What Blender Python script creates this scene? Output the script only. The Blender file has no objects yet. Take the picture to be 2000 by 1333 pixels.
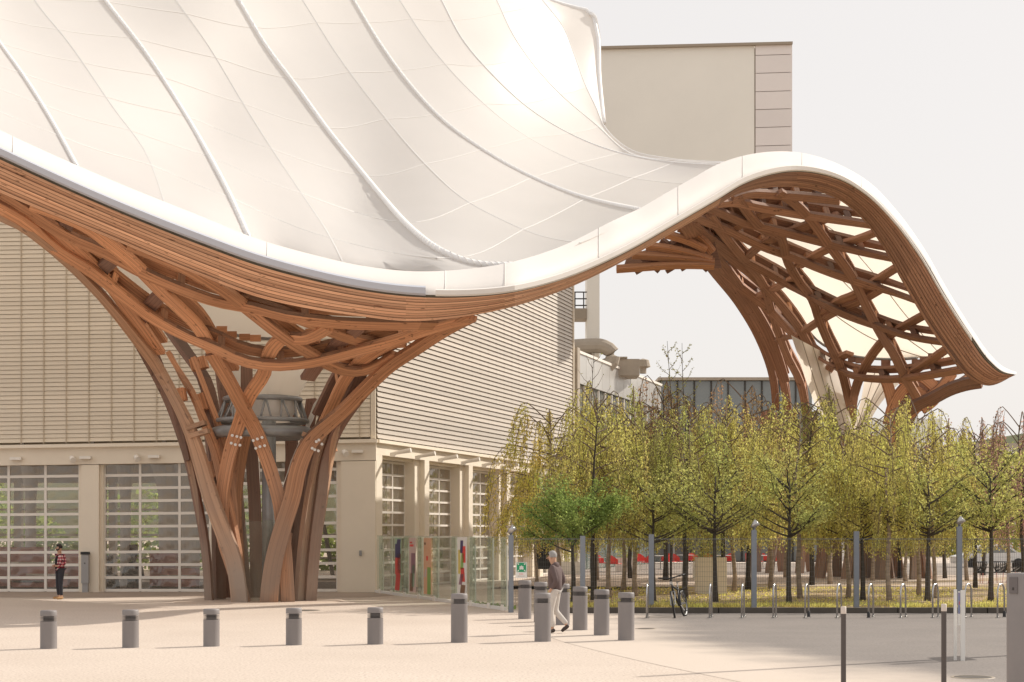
import bpy, bmesh, math, random
import numpy as np
from mathutils import Vector, Matrix
R = math.radians
rnd = random.Random(7)
sc = bpy.context.scene
C = bpy.data.collections.new('scene'); sc.collection.children.link(C)

# ---------------- camera, sky, sun, exposure ----------------
F = 3400.0; HZ = 1038.0; CH = 2.2          # focal length and horizon row (in px of the 2000 px photograph), eye height
cd = bpy.data.cameras.new('camera'); cam = bpy.data.objects.new('camera', cd); C.objects.link(cam)
cam.location = (0, 0, CH); cam.rotation_euler = (R(90), 0, 0)
cd.sensor_width = 36; cd.lens = 36*F/2000; cd.shift_y = (HZ-666.5)/2000
cd.clip_end = 3000; cd.clip_start = 0.3
sc.camera = cam
SUN_DIR = Vector((0.76, 0.49, 0.65)).normalized()     # towards the sun
w = bpy.data.worlds.new('World'); sc.world = w; w.use_nodes = True
nt = w.node_tree; nt.nodes.clear()
wo = nt.nodes.new('ShaderNodeOutputWorld'); bg = nt.nodes.new('ShaderNodeBackground')
sky = nt.nodes.new('ShaderNodeTexSky'); sky.sky_type = 'NISHITA'; sky.sun_disc = False
sky.sun_elevation = math.asin(SUN_DIR.z); sky.sun_rotation = math.atan2(SUN_DIR.x, SUN_DIR.y)
sky.air_density = 1.0; sky.dust_density = 4.0; sky.ozone_density = 1.0
mx = nt.nodes.new('ShaderNodeMix'); mx.data_type = 'RGBA'; mx.inputs[0].default_value = 0.9
mx.inputs[7].default_value = (6.9, 6.62, 6.42, 1)      # thin bright veil of haze all over the sky
nt.links.new(sky.outputs[0], mx.inputs[6]); nt.links.new(mx.outputs[2], bg.inputs[0])
bg.inputs[1].default_value = 0.1
nt.links.new(bg.outputs[0], wo.inputs[0])
sd = bpy.data.lights.new('sun', 'SUN'); sd.energy = 3.2; sd.angle = R(0.6); sd.color = (1, 0.93, 0.83)
so = bpy.data.objects.new('sun', sd); C.objects.link(so)
so.rotation_euler = SUN_DIR.to_track_quat('Z', 'Y').to_euler()
sc.cycles.transparent_max_bounces = 48
sc.view_settings.view_transform = 'Standard'; sc.view_settings.look = 'None'
sc.view_settings.exposure = 0.42; sc.view_settings.gamma = 1

# ---------------- helpers ----------------
def P(px, py, Y): return Vector(((px-1000)/F*Y, Y, CH+(HZ-py)/F*Y))
def gy(py): return F*CH/(py-HZ)             # distance of the ground seen at row py
def G(px, py):
    Y = gy(py); return Vector(((px-1000)/F*Y, Y, 0))

def socket(bs, *names):
    for n in names:
        if n in bs.inputs: return bs.inputs[n]

MATS = {}
def mat(name, col, rough=0.7, metal=0.0, var=0.0, nscale=3.0, namt=0.0, col2=None, bump=0.0, bscale=40.0, stretch=(1,1,1), coord='Object', spec=0.5):
    m = bpy.data.materials.new(name); m.use_nodes = True; n = m.node_tree.nodes; l = m.node_tree.links
    bs = n['Principled BSDF']; bs.inputs['Roughness'].default_value = rough; bs.inputs['Metallic'].default_value = metal
    bs.inputs['Specular IOR Level'].default_value = spec
    tc = n.new('ShaderNodeTexCoord'); mp = n.new('ShaderNodeMapping'); mp.inputs['Scale'].default_value = stretch
    l.new(tc.outputs[coord], mp.inputs[0])
    rgb = n.new('ShaderNodeRGB'); rgb.outputs[0].default_value = (*col, 1); cur = rgb.outputs[0]
    if namt > 0:
        no = n.new('ShaderNodeTexNoise'); no.inputs['Scale'].default_value = nscale; no.inputs['Detail'].default_value = 6
        no.inputs['Roughness'].default_value = 0.65
        l.new(mp.outputs[0], no.inputs['Vector'])
        rp = n.new('ShaderNodeValToRGB'); rp.color_ramp.elements[0].position = 0.35; rp.color_ramp.elements[1].position = 0.68
        l.new(no.outputs[0], rp.inputs[0])
        mul = n.new('ShaderNodeMath'); mul.operation = 'MULTIPLY'; mul.inputs[1].default_value = namt; l.new(rp.outputs[0], mul.inputs[0])
        mi = n.new('ShaderNodeMix'); mi.data_type = 'RGBA'
        c2 = col2 or tuple(c*0.6 for c in col)
        mi.inputs[7].default_value = (*c2, 1); l.new(mul.outputs[0], mi.inputs[0]); l.new(cur, mi.inputs[6]); cur = mi.outputs[2]
    if var > 0:
        oi = n.new('ShaderNodeObjectInfo'); hs = n.new('ShaderNodeHueSaturation')
        mr = n.new('ShaderNodeMapRange'); mr.inputs[3].default_value = 1-var; mr.inputs[4].default_value = 1+var
        l.new(oi.outputs['Random'], mr.inputs[0]); l.new(mr.outputs[0], hs.inputs['Value']); l.new(cur, hs.inputs['Color']); cur = hs.outputs[0]
    l.new(cur, bs.inputs['Base Color'])
    if bump > 0:
        nb = n.new('ShaderNodeTexNoise'); nb.inputs['Scale'].default_value = bscale; nb.inputs['Detail'].default_value = 4
        l.new(mp.outputs[0], nb.inputs['Vector']); bp = n.new('ShaderNodeBump'); bp.inputs['Strength'].default_value = bump
        bp.inputs['Distance'].default_value = 0.02; l.new(nb.outputs[0], bp.inputs['Height']); l.new(bp.outputs[0], bs.inputs['Normal'])
    MATS[name] = m; return m

def wood(name, col, dark, var=0.15, grey=0.06, lines=0.5):
    m = bpy.data.materials.new(name); m.use_nodes = True; n = m.node_tree.nodes; l = m.node_tree.links
    bs = n['Principled BSDF']; bs.inputs['Roughness'].default_value = 0.75; bs.inputs['Specular IOR Level'].default_value = 0.25
    uv = n.new('ShaderNodeUVMap'); uv.uv_map = 'UVMap'
    oi = n.new('ShaderNodeObjectInfo')
    add = n.new('ShaderNodeVectorMath'); add.operation = 'ADD'
    cx = n.new('ShaderNodeCombineXYZ'); m37 = n.new('ShaderNodeMath'); m37.operation = 'MULTIPLY'; m37.inputs[1].default_value = 37
    l.new(oi.outputs['Random'], m37.inputs[0]); l.new(m37.outputs[0], cx.inputs[0]); l.new(m37.outputs[0], cx.inputs[2])
    l.new(uv.outputs[0], add.inputs[0]); l.new(cx.outputs[0], add.inputs[1])
    def noise(sx, sy, sca, det):
        mp = n.new('ShaderNodeMapping'); mp.inputs['Scale'].default_value = (sx, sy, 1); l.new(add.outputs[0], mp.inputs[0])
        no = n.new('ShaderNodeTexNoise'); no.inputs['Scale'].default_value = sca; no.inputs['Detail'].default_value = det
        l.new(mp.outputs[0], no.inputs['Vector']); return no.outputs[0]
    g1 = noise(0.5, 26, 1.0, 5); g2 = noise(0.35, 1.2, 1.0, 3); g3 = noise(3.5, 9, 1.0, 2)
    def ramp(src, a, b):
        r = n.new('ShaderNodeMapRange'); r.inputs[1].default_value = a; r.inputs[2].default_value = b; l.new(src, r.inputs[0]); return r.outputs[0]
    def mix(fac, A, B, k=1.0):
        mm = n.new('ShaderNodeMath'); mm.operation = 'MULTIPLY'; mm.inputs[1].default_value = k; l.new(fac, mm.inputs[0])
        mi = n.new('ShaderNodeMix'); mi.data_type = 'RGBA'; l.new(mm.outputs[0], mi.inputs[0])
        for s, v in ((6, A), (7, B)):
            if isinstance(v, tuple): mi.inputs[s].default_value = (*v, 1)
            else: l.new(v, mi.inputs[s])
        return mi.outputs[2]
    c = mix(ramp(g1, .38, .66), col, dark, 0.75)
    c = mix(ramp(g2, .45, .7), c, tuple(x*0.72+0.01 for x in col), 0.6)
    su = n.new('ShaderNodeSeparateXYZ'); l.new(uv.outputs[0], su.inputs[0])
    pk = n.new('ShaderNodeMath'); pk.operation = 'PINGPONG'; pk.inputs[1].default_value = 0.0525; l.new(su.outputs[1], pk.inputs[0])
    c = mix(ramp(pk.outputs[0], .010, .003), c, tuple(x*0.5 for x in dark), lines)
    c = mix(ramp(g3, .66, .72), c, tuple(x*0.35 for x in dark), 0.7)       # knots and bolt holes
    # grey weathering near the ground and in streaks
    geo = n.new('ShaderNodeNewGeometry'); sp = n.new('ShaderNodeSeparateXYZ'); l.new(geo.outputs['Position'], sp.inputs[0])
    zz = ramp(sp.outputs[2], 5.5, 0.0)
    mz = n.new('ShaderNodeMath'); mz.operation = 'MULTIPLY_ADD'; l.new(zz, mz.inputs[0]); mz.inputs[1].default_value = 0.85; mz.inputs[2].default_value = grey
    st = n.new('ShaderNodeMath'); st.operation = 'MULTIPLY'; l.new(mz.outputs[0], st.inputs[0]); l.new(ramp(g2, .25, .62), st.inputs[1])
    c = mix(st.outputs[0], c, (0.34, 0.27, 0.22))
    # darker brown tone on the faces that lie flat to the sky
    sn = n.new('ShaderNodeSeparateXYZ'); l.new(geo.outputs['True Normal'], sn.inputs[0])
    c = mix(ramp(sn.outputs[2], .30, .62), c, (0.13, 0.085, 0.065), 0.8)
    hs = n.new('ShaderNodeHueSaturation'); mr = n.new('ShaderNodeMapRange'); mr.inputs[3].default_value = 1-var; mr.inputs[4].default_value = 1+var
    l.new(oi.outputs['Random'], mr.inputs[0]); l.new(mr.outputs[0], hs.inputs['Value']); l.new(c, hs.inputs['Color'])
    l.new(hs.outputs[0], bs.inputs['Base Color'])
    bp = n.new('ShaderNodeBump'); bp.inputs['Strength'].default_value = 0.35; bp.inputs['Distance'].default_value = 0.01
    l.new(g1, bp.inputs['Height']); l.new(bp.outputs[0], bs.inputs['Normal'])
    MATS[name] = m; return m

def translucent(name, col, tcol, fac, rough=0.6, gloss=0.04, nscale=0.6, namt=0.12, nrm=None):
    m = bpy.data.materials.new(name); m.use_nodes = True; n = m.node_tree.nodes; l = m.node_tree.links; n.clear()
    o = n.new('ShaderNodeOutputMaterial'); d = n.new('ShaderNodeBsdfDiffuse'); t = n.new('ShaderNodeBsdfTranslucent'); g = n.new('ShaderNodeBsdfGlossy')
    g.inputs['Roughness'].default_value = rough; g.inputs['Color'].default_value = (0.9, 0.9, 0.9, 1)
    tc = n.new('ShaderNodeTexCoord'); no = n.new('ShaderNodeTexNoise'); no.inputs['Scale'].default_value = nscale; no.inputs['Detail'].default_value = 5
    l.new(tc.outputs['Object'], no.inputs['Vector'])
    hs = n.new('ShaderNodeHueSaturation'); hs.inputs['Color'].default_value = (*col, 1)
    mr = n.new('ShaderNodeMapRange'); mr.inputs[1].default_value = .3; mr.inputs[2].default_value = .7; mr.inputs[3].default_value = 1-namt; mr.inputs[4].default_value = 1+namt*0.3
    l.new(no.outputs[0], mr.inputs[0]); l.new(mr.outputs[0], hs.inputs['Value']); l.new(hs.outputs[0], d.inputs[0])
    t.inputs[0].default_value = (*tcol, 1)
    a = n.new('ShaderNodeMixShader'); a.inputs[0].default_value = fac; l.new(d.outputs[0], a.inputs[1]); l.new(t.outputs[0], a.inputs[2])
    b = n.new('ShaderNodeMixShader'); b.inputs[0].default_value = gloss; l.new(a.outputs[0], b.inputs[1]); l.new(g.outputs[0], b.inputs[2])
    l.new(b.outputs[0], o.inputs[0]); MATS[name] = m; return m

def glass(name, tint=(0.9, 0.95, 0.92), refl=0.12, rough=0.02, dirt=0.06, wav=0.0):
    m = bpy.data.materials.new(name); m.use_nodes = True; n = m.node_tree.nodes; l = m.node_tree.links; n.clear()
    o = n.new('ShaderNodeOutputMaterial'); t = n.new('ShaderNodeBsdfTransparent'); g = n.new('ShaderNodeBsdfGlossy'); d = n.new('ShaderNodeBsdfDiffuse')
    t.inputs[0].default_value = (*tint, 1); g.inputs['Roughness'].default_value = rough; d.inputs[0].default_value = (0.6, 0.58, 0.52, 1)
    fr = n.new('ShaderNodeLayerWeight'); fr.inputs[0].default_value = 0.5      # same from both faces of the pane
    pw = n.new('ShaderNodeMath'); pw.operation = 'POWER'; pw.inputs[1].default_value = 4.0; l.new(fr.outputs['Facing'], pw.inputs[0])
    ma = n.new('ShaderNodeMath'); ma.operation = 'MULTIPLY_ADD'; ma.use_clamp = True; ma.inputs[1].default_value = 0.45; ma.inputs[2].default_value = refl; l.new(pw.outputs[0], ma.inputs[0])
    a = n.new('ShaderNodeMixShader'); l.new(ma.outputs[0], a.inputs[0]); l.new(t.outputs[0], a.inputs[1]); l.new(g.outputs[0], a.inputs[2])
    b = n.new('ShaderNodeMixShader'); b.inputs[0].default_value = dirt; l.new(a.outputs[0], b.inputs[1]); l.new(d.outputs[0], b.inputs[2])
    if wav > 0:
        tc = n.new('ShaderNodeTexCoord'); no = n.new('ShaderNodeTexNoise'); no.inputs['Scale'].default_value = 2.2; no.inputs['Detail'].default_value = 1
        l.new(tc.outputs['Object'], no.inputs['Vector']); bp = n.new('ShaderNodeBump'); bp.inputs['Strength'].default_value = wav; bp.inputs['Distance'].default_value = 0.1
        l.new(no.outputs[0], bp.inputs['Height']); l.new(bp.outputs[0], g.inputs['Normal'])
    l.new(b.outputs[0], o.inputs[0]); MATS[name] = m; return m

class MB:
    def __init__(s): s.v = []; s.f = []; s.uv = []
    def quad(s, a, b, c, d, uv=None):
        i = len(s.v); s.v += [tuple(a), tuple(b), tuple(c), tuple(d)]; s.f.append((i, i+1, i+2, i+3)); s.uv += uv or [(0,0),(1,0),(1,1),(0,1)]
    def box(s, x0, x1, y0, y1, z0, z1, M=None):
        i = len(s.v); p = [Vector((x, y, z)) for z in (z0, z1) for y in (y0, y1) for x in (x0, x1)]
        if M is not None: p = [M @ q for q in p]
        s.v += [tuple(q) for q in p]
        for f in ((0,2,3,1),(4,5,7,6),(0,1,5,4),(1,3,7,5),(3,2,6,7),(2,0,4,6)):
            s.f.append(tuple(i+k for k in f)); s.uv += [(0,0),(1,0),(1,1),(0,1)]
        return s
    def sweep(s, pts, nrm, wd, th, cap=True):
        """rectangular bar along pts; nrm = direction of its thickness at each point"""
        n = len(pts); rings = []; u = 0; us = []
        wf = wd if callable(wd) else (lambda t: wd)
        for k in range(n):
            if k: u += (pts[k]-pts[k-1]).length
            us.append(u)
            T = (pts[min(k+1, n-1)]-pts[max(k-1, 0)]).normalized(); N = nrm[k]; N = (N-T*N.dot(T)).normalized(); S = T.cross(N)
            hw = wf(k/(n-1))/2
            rings.append([pts[k]+S*a*hw+N*b*th/2 for a, b in ((-1,-1),(1,-1),(1,1),(-1,1))])
        base = len(s.v)
        for r in rings: s.v += [tuple(q) for q in r]
        vv = [0, wf(0), wf(0)+th, 2*wf(0)+th, 2*wf(0)+2*th]
        for k in range(n-1):
            for j in range(4):
                a = base+4*k+j; b = base+4*k+(j+1)%4
                s.f.append((a, b, b+4, a+4)); s.uv += [(us[k], vv[j]), (us[k], vv[j+1]), (us[k+1], vv[j+1]), (us[k+1], vv[j])]
        if cap:
            s.f.append((base+3, base+2, base+1, base)); s.uv += [(0,0),(0,.2),(.2,.2),(.2,0)]
            e = base+4*(n-1); s.f.append((e, e+1, e+2, e+3)); s.uv += [(0,0),(0,.2),(.2,.2),(.2,0)]
        return s
    def tube(s, pts, rad, seg=8, cap=True):
        n = len(pts); rf = rad if callable(rad) else (lambda t: rad); base = len(s.v); ref = None
        for k in range(n):
            T = (pts[min(k+1, n-1)]-pts[max(k-1, 0)]).normalized()
            if ref is None: ref = Vector((0,0,1)) if abs(T.z) < 0.9 else Vector((1,0,0))
            A = T.cross(ref).normalized(); B = T.cross(A); ref = -B if False else ref
            r = rf(k/max(n-1, 1))
            for j in range(seg):
                a = 2*math.pi*j/seg; s.v.append(tuple(pts[k]+A*math.cos(a)*r+B*math.sin(a)*r))
        for k in range(n-1):
            for j in range(seg):
                a = base+seg*k+j; b = base+seg*k+(j+1)%seg; s.f.append((a, b, b+seg, a+seg)); s.uv += [(k, 0), (k, 1), (k+1, 1), (k+1, 0)]
        if cap:
            s.f.append(tuple(base+j for j in range(seg))[::-1]); s.f.append(tuple(base+seg*(n-1)+j for j in range(seg))); s.uv += [(0,0)]*(2*seg)
        return s
    def lathe(s, prof, seg=24, c=(0,0,0)):
        base = len(s.v)
        for r, z in prof:
            for j in range(seg):
                a = 2*math.pi*j/seg; s.v.append((c[0]+r*math.cos(a), c[1]+r*math.sin(a), c[2]+z))
        for k in range(len(prof)-1):
            for j in range(seg):
                a = base+seg*k+j; b = base+seg*k+(j+1)%seg; s.f.append((a, b, b+seg, a+seg)); s.uv += [(0,0)]*4
        return s
    def grid(s, rows, uvs=1.0):
        """rows: list of equal-length lists of points"""
        base = len(s.v); m = len(rows[0])
        for r in rows: s.v += [tuple(q) for q in r]
        for i in range(len(rows)-1):
            for j in range(m-1):
                a = base+i*m+j; s.f.append((a, a+1, a+1+m, a+m)); s.uv += [(j*uvs, i*uvs), ((j+1)*uvs, i*uvs), ((j+1)*uvs, (i+1)*uvs), (j*uvs, (i+1)*uvs)]
        return s
    def mesh(s, name, m, smooth=False, solid=0.0):
        me = bpy.data.meshes.new(name); me.from_pydata(s.v, [], s.f)
        ul = me.uv_layers.new(name='UVMap')
        if len(s.uv) == len(me.loops): ul.data.foreach_set('uv', np.array(s.uv, dtype=np.float32).ravel())
        if m: me.materials.append(m)
        if smooth: me.polygons.foreach_set('use_smooth', [True]*len(me.polygons))
        me.update(); return me
def add(name, mesh, parent=None, loc=None):
    o = bpy.data.objects.new(name, mesh); C.objects.link(o)
    if parent: o.parent = parent
    if loc is not None: o.location = loc
    return o
def obj(name, mb, m, parent=None, smooth=False, loc=None): return add(name, mb.mesh(name, m, smooth), parent, loc)
def tag(o, label=None, cat=None, group=None, kind=None):
    if label: o['label'] = label
    if cat: o['category'] = cat
    if group: o['group'] = group
    if kind: o['kind'] = kind
    return o
def thing(name, label, cat, loc=(0,0,0), rz=0, group=None):
    o = bpy.data.objects.new(name, None); C.objects.link(o); o.location = loc; o.rotation_euler = (0, 0, rz); o.empty_display_size = 0.2
    return tag(o, label, cat, group)
def copy_tree(o, parent=None):
    c = o.copy(); C.objects.link(c)
    if parent: c.parent = parent
    for ch in list(KIDS.get(o.name, [])) or [k for k in o.children]: copy_tree(ch, c)
    return c
KIDS = {}
def cr(pts, n):
    """Catmull-Rom through pts (any dimension), n samples spread by chord length"""
    p = np.array(pts, float); d = np.r_[0, np.cumsum(np.sqrt(np.linalg.norm(np.diff(p[:, :2], axis=0), axis=1)+1e-9)**2)]
    t = np.linspace(0, d[-1], n); out = np.zeros((n, p.shape[1]))
    # C1 cubic Hermite with non-uniform tangents
    m = np.zeros_like(p)
    if len(p) > 2:
        h = np.diff(d)[:, None]; s = np.diff(p, axis=0)/h
        m[1:-1] = (s[:-1]*h[1:]+s[1:]*h[:-1])/(h[:-1]+h[1:]); m[0] = 1.5*s[0]-0.5*m[1]; m[-1] = 1.5*s[-1]-0.5*m[-2]
    else: m[:] = (p[1]-p[0])/d[-1]
    for i, tt in enumerate(t):
        k = min(max(np.searchsorted(d, tt, side='right')-1, 0), len(p)-2); h = d[k+1]-d[k]; x = (tt-d[k])/h
        out[i] = (2*x**3-3*x**2+1)*p[k]+(x**3-2*x**2+x)*h*m[k]+(-2*x**3+3*x**2)*p[k+1]+(x**3-x**2)*h*m[k+1]
    return out
class TPS:
    """smooth distance surface through a few (column, row, distance) control points"""
    def __init__(s, c, lam=0.02):
        c = np.array(c, float); s.p = c[:, :2]/1000; n = len(c)
        K = s.k(np.linalg.norm(s.p[:, None]-s.p[None], axis=2))+lam*np.eye(n)*0.01
        Q = np.c_[np.ones(n), s.p]; A = np.block([[K, Q], [Q.T, np.zeros((3, 3))]]); s.w = np.linalg.solve(A, np.r_[c[:, 2], 0, 0, 0])
    @staticmethod
    def k(r): return np.where(r > 0, r*r*np.log(np.maximum(r, 1e-9)), 0)
    def __call__(s, x, y):
        q = np.array([x, y])/1000; r = np.linalg.norm(s.p-q, axis=1); return float(s.k(r) @ s.w[:-3]+s.w[-3]+s.w[-2:] @ q)
    def pt(s, x, y, off=0.0): return P(x, y, s(x, y)+off)
    def nrm(s, x, y):
        a = s.pt(x+6, y)-s.pt(x-6, y); b = s.pt(x, y+6)-s.pt(x, y-6); n = a.cross(b).normalized()
        return n if n.y < 0 else -n          # towards the viewer's side

# ---------------- materials ----------------
mat('plaza', (0.66, 0.565, 0.48), 0.9, nscale=0.22, namt=0.45, col2=(0.52, 0.43, 0.355), bump=0.5, bscale=60)
mat('wall_behind_east', (0.78, 0.68, 0.57), 0.8, nscale=0.3, namt=0.4)
def speckle(m, sc_, amt, c2):
    n = m.node_tree.nodes; l = m.node_tree.links; bs = n['Principled BSDF']; src = bs.inputs['Base Color'].links[0].from_socket
    tc = n.new('ShaderNodeTexCoord'); v = n.new('ShaderNodeTexNoise'); v.inputs['Scale'].default_value = sc_; v.inputs['Detail'].default_value = 2
    l.new(tc.outputs['Object'], v.inputs['Vector']); mr = n.new('ShaderNodeMapRange'); mr.inputs[1].default_value = .45; mr.inputs[2].default_value = .7; mr.inputs[4].default_value = amt
    l.new(v.outputs[0], mr.inputs[0]); mi = n.new('ShaderNodeMix'); mi.data_type = 'RGBA'; mi.inputs[7].default_value = (*c2, 1)
    l.new(mr.outputs[0], mi.inputs[0]); l.new(src, mi.inputs[6]); l.new(mi.outputs[2], bs.inputs['Base Color'])
speckle(MATS['plaza'], 22, 0.55, (0.30, 0.22, 0.17))
mat('asphalt', (0.21, 0.185, 0.168), 0.9, nscale=0.5, namt=0.5, col2=(0.28, 0.245, 0.22), bump=0.6, bscale=50); speckle(MATS['asphalt'], 18, 0.5, (0.13, 0.11, 0.10))
mat('terrace', (0.30, 0.25, 0.21), 0.9, nscale=0.8, namt=0.4)
mat('path_stone', (0.58, 0.47, 0.38), 0.9, nscale=0.6, namt=0.3)
mat('soil', (0.46, 0.33, 0.20), 0.95, nscale=1.1, namt=0.7, col2=(0.22, 0.17, 0.08), bump=0.8, bscale=12); speckle(MATS['soil'], 9, 0.5, (0.33, 0.24, 0.15))
mat('kerb_stone', (0.10, 0.085, 0.07), 0.9, nscale=3, namt=0.5)
mat('render_cream', (0.86, 0.77, 0.64), 0.8, nscale=0.7, namt=0.14, var=0.02)
mat('white_frame', (0.84, 0.79, 0.72), 0.45)
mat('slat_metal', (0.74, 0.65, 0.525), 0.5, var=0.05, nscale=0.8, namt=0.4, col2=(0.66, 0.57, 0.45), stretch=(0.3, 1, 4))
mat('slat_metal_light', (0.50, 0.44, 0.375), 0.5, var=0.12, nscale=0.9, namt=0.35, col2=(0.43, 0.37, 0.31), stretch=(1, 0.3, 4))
mat('post_metal', (0.33, 0.27, 0.205), 0.6)
mat('wall_behind', (0.82, 0.70, 0.52), 0.8, nscale=0.12, namt=0.7, col2=(0.60, 0.50, 0.37), stretch=(2.5, 1, 0.8))
mat('grey_steel', (0.33, 0.335, 0.335), 0.45, metal=0.4, nscale=4, namt=0.3)
mat('galv', (0.24, 0.26, 0.29), 0.5, metal=0.5, nscale=5, namt=0.4, col2=(0.17, 0.18, 0.2), var=0.06)
mat('stainless', (0.45, 0.44, 0.43), 0.25, metal=0.9)
mat('bollard_grey', (0.215, 0.195, 0.19), 0.55, nscale=2.5, namt=0.35, col2=(0.27, 0.24, 0.225), var=0.05)
mat('bollard_dark', (0.04, 0.036, 0.035), 0.6)
mat('black', (0.018, 0.017, 0.018), 0.5)
mat('dark', (0.05, 0.045, 0.04), 0.7)
mat('white_paint', (0.78, 0.76, 0.72), 0.5)
mat('gutter', (0.50, 0.52, 0.58), 0.5, nscale=1, namt=0.1)
mat('weathered', (0.10, 0.085, 0.06), 0.85, nscale=2, namt=0.7, col2=(0.22, 0.19, 0.14))
mat('panel_beige', (0.83, 0.795, 0.72), 0.7, nscale=0.25, namt=0.12)
mat('panel_pinkish', (0.77, 0.71, 0.675), 0.6, var=0.03, nscale=0.4, namt=0.1)
mat('red', (0.70, 0.05, 0.04), 0.45, var=0.15)
mat('red_dull', (0.55, 0.24, 0.22), 0.7, var=0.2)
mat('orange', (0.55, 0.16, 0.06), 0.6)
mat('concrete', (0.42, 0.36, 0.29), 0.85, nscale=1.5, namt=0.4)
mat('interior', (0.80, 0.73, 0.64), 0.9, nscale=0.5, namt=0.6, col2=(0.34, 0.32, 0.27))
mat('blind', (0.70, 0.64, 0.58), 0.8, nscale=1, namt=0.2)
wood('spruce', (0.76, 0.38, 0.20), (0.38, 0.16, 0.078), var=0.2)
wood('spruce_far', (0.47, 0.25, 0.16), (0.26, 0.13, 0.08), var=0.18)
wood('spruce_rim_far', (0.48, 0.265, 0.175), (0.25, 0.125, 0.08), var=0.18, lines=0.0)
wood('spruce_rim', (0.80, 0.46, 0.28), (0.45, 0.21, 0.115), var=0.16, lines=0.0)
wood('spruce_pale', (0.56, 0.33, 0.20), (0.36, 0.19, 0.11), grey=0.25)
wood('spruce_shaded', (0.27, 0.14, 0.095), (0.16, 0.08, 0.055), grey=0.2)  # rear and inner timbers: their shade is put into this darker colour
translucent('membrane', (0.90, 0.885, 0.87), (0.88, 0.82, 0.73), 0.45, nscale=0.25, namt=0.05, gloss=0.05, rough=0.45)
translucent('membrane_inner', (0.88, 0.83, 0.76), (0.88, 0.81, 0.70), 0.56, nscale=0.25, namt=0.03, gloss=0.0)
translucent('membrane_lip', (0.82, 0.78, 0.74), (0.8, 0.74, 0.66), 0.10, nscale=0.5, namt=0.04)
mat('seam', (0.84, 0.815, 0.78), 0.7)
mat('cord', (0.88, 0.87, 0.86), 0.6, nscale=3, namt=0.2)
glass('glass_hall', (0.93, 0.90, 0.86), 0.07, 0.05, 0.08, wav=0.4)
glass('glass_green', (0.955, 0.98, 0.96), 0.02, 0.02, 0.06)
glass('glass_far', (0.55, 0.66, 0.66), 0.2, 0.05, 0.2)
mat('forecourt_shade', (0.42, 0.33, 0.265), 0.9, nscale=0.6, namt=0.3); speckle(MATS['forecourt_shade'], 20, 0.4, (0.26, 0.2, 0.16))
mat('panel_metal', (0.62, 0.60, 0.57), 0.35, metal=0.5, var=0.05, nscale=1, namt=0.15)
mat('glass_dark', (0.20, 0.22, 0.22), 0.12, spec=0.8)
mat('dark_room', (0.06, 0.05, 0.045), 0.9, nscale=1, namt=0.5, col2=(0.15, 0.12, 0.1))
mat('hill', (0.20, 0.21, 0.12), 0.95, nscale=0.03, namt=0.5)
mat('bin_grey', (0.36, 0.35, 0.35), 0.5)
mat('post_dark', (0.085, 0.07, 0.065), 0.5, nscale=8, namt=0.3)
mat('cap_pale', (0.62, 0.54, 0.48), 0.5)
mat('print_blue', (0.09, 0.20, 0.42), 0.5, nscale=3, namt=0.5, col2=(0.4, 0.15, 0.2))
mat('hatch_grey', (0.13, 0.115, 0.115), 0.5)
mat('wire', (0.14, 0.145, 0.14), 0.6)
mat('sign_green', (0.02, 0.30, 0.13), 0.5)
glass('glass_green2', (0.88, 0.95, 0.91), 0.03, 0.02, 0.10)
mat('poster_green', (0.38, 0.50, 0.36), 0.6); mat('poster_pink', (0.66, 0.48, 0.44), 0.6, nscale=3, namt=0.5, col2=(0.7, 0.6, 0.55)); mat('poster_orange', (0.75, 0.42, 0.24), 0.6, nscale=2, namt=0.4, col2=(0.75, 0.55, 0.42))
mat('print_navy', (0.06, 0.05, 0.14), 0.6); mat('print_brown', (0.22, 0.12, 0.07), 0.6); mat('print_mauve', (0.30, 0.16, 0.20), 0.6); mat('print_green', (0.25, 0.42, 0.12), 0.6); mat('print_yellow', (0.65, 0.52, 0.14), 0.6)
mat('car_white', (0.75, 0.74, 0.72), 0.3)

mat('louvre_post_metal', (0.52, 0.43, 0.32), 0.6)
# roadway wears into the lighter paving over a metre or two, without a kerb
m = MATS['asphalt']; n = m.node_tree.nodes; l = m.node_tree.links; bs = n['Principled BSDF']; src = bs.inputs['Base Color'].links[0].from_socket
geo = n.new('ShaderNodeNewGeometry'); no = n.new('ShaderNodeTexNoise'); no.inputs['Scale'].default_value = 0.55; no.inputs['Detail'].default_value = 5; l.new(geo.outputs['Position'], no.inputs['Vector'])
def lin(nx, ny, c):
    d = n.new('ShaderNodeVectorMath'); d.operation = 'DOT_PRODUCT'; d.inputs[1].default_value = (nx, ny, 0); l.new(geo.outputs['Position'], d.inputs[0]); a = n.new('ShaderNodeMath'); a.operation = 'ADD'; a.inputs[1].default_value = c; l.new(d.outputs['Value'], a.inputs[0]); return a.outputs[0]
mn = n.new('ShaderNodeMath'); mn.operation = 'MINIMUM'; l.new(lin(1, 0, -1.6), mn.inputs[0]); l.new(lin(.965, .265, -.965*1.6-.265*36), mn.inputs[1])
ad = n.new('ShaderNodeMath'); ad.operation = 'MULTIPLY_ADD'; ad.inputs[1].default_value = 3.0; l.new(no.outputs[0], ad.inputs[0]); l.new(mn.outputs[0], ad.inputs[2])
mr = n.new('ShaderNodeMapRange'); mr.interpolation_type = 'SMOOTHSTEP'; mr.inputs[1].default_value = 1.6; mr.inputs[2].default_value = 4.4; l.new(ad.outputs[0], mr.inputs[0])
mi = n.new('ShaderNodeMix'); mi.data_type = 'RGBA'; mi.inputs[6].default_value = (0.60, 0.51, 0.43, 1); l.new(mr.outputs[0], mi.inputs[0]); l.new(src, mi.inputs[7]); l.new(mi.outputs[2], bs.inputs['Base Color'])
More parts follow.
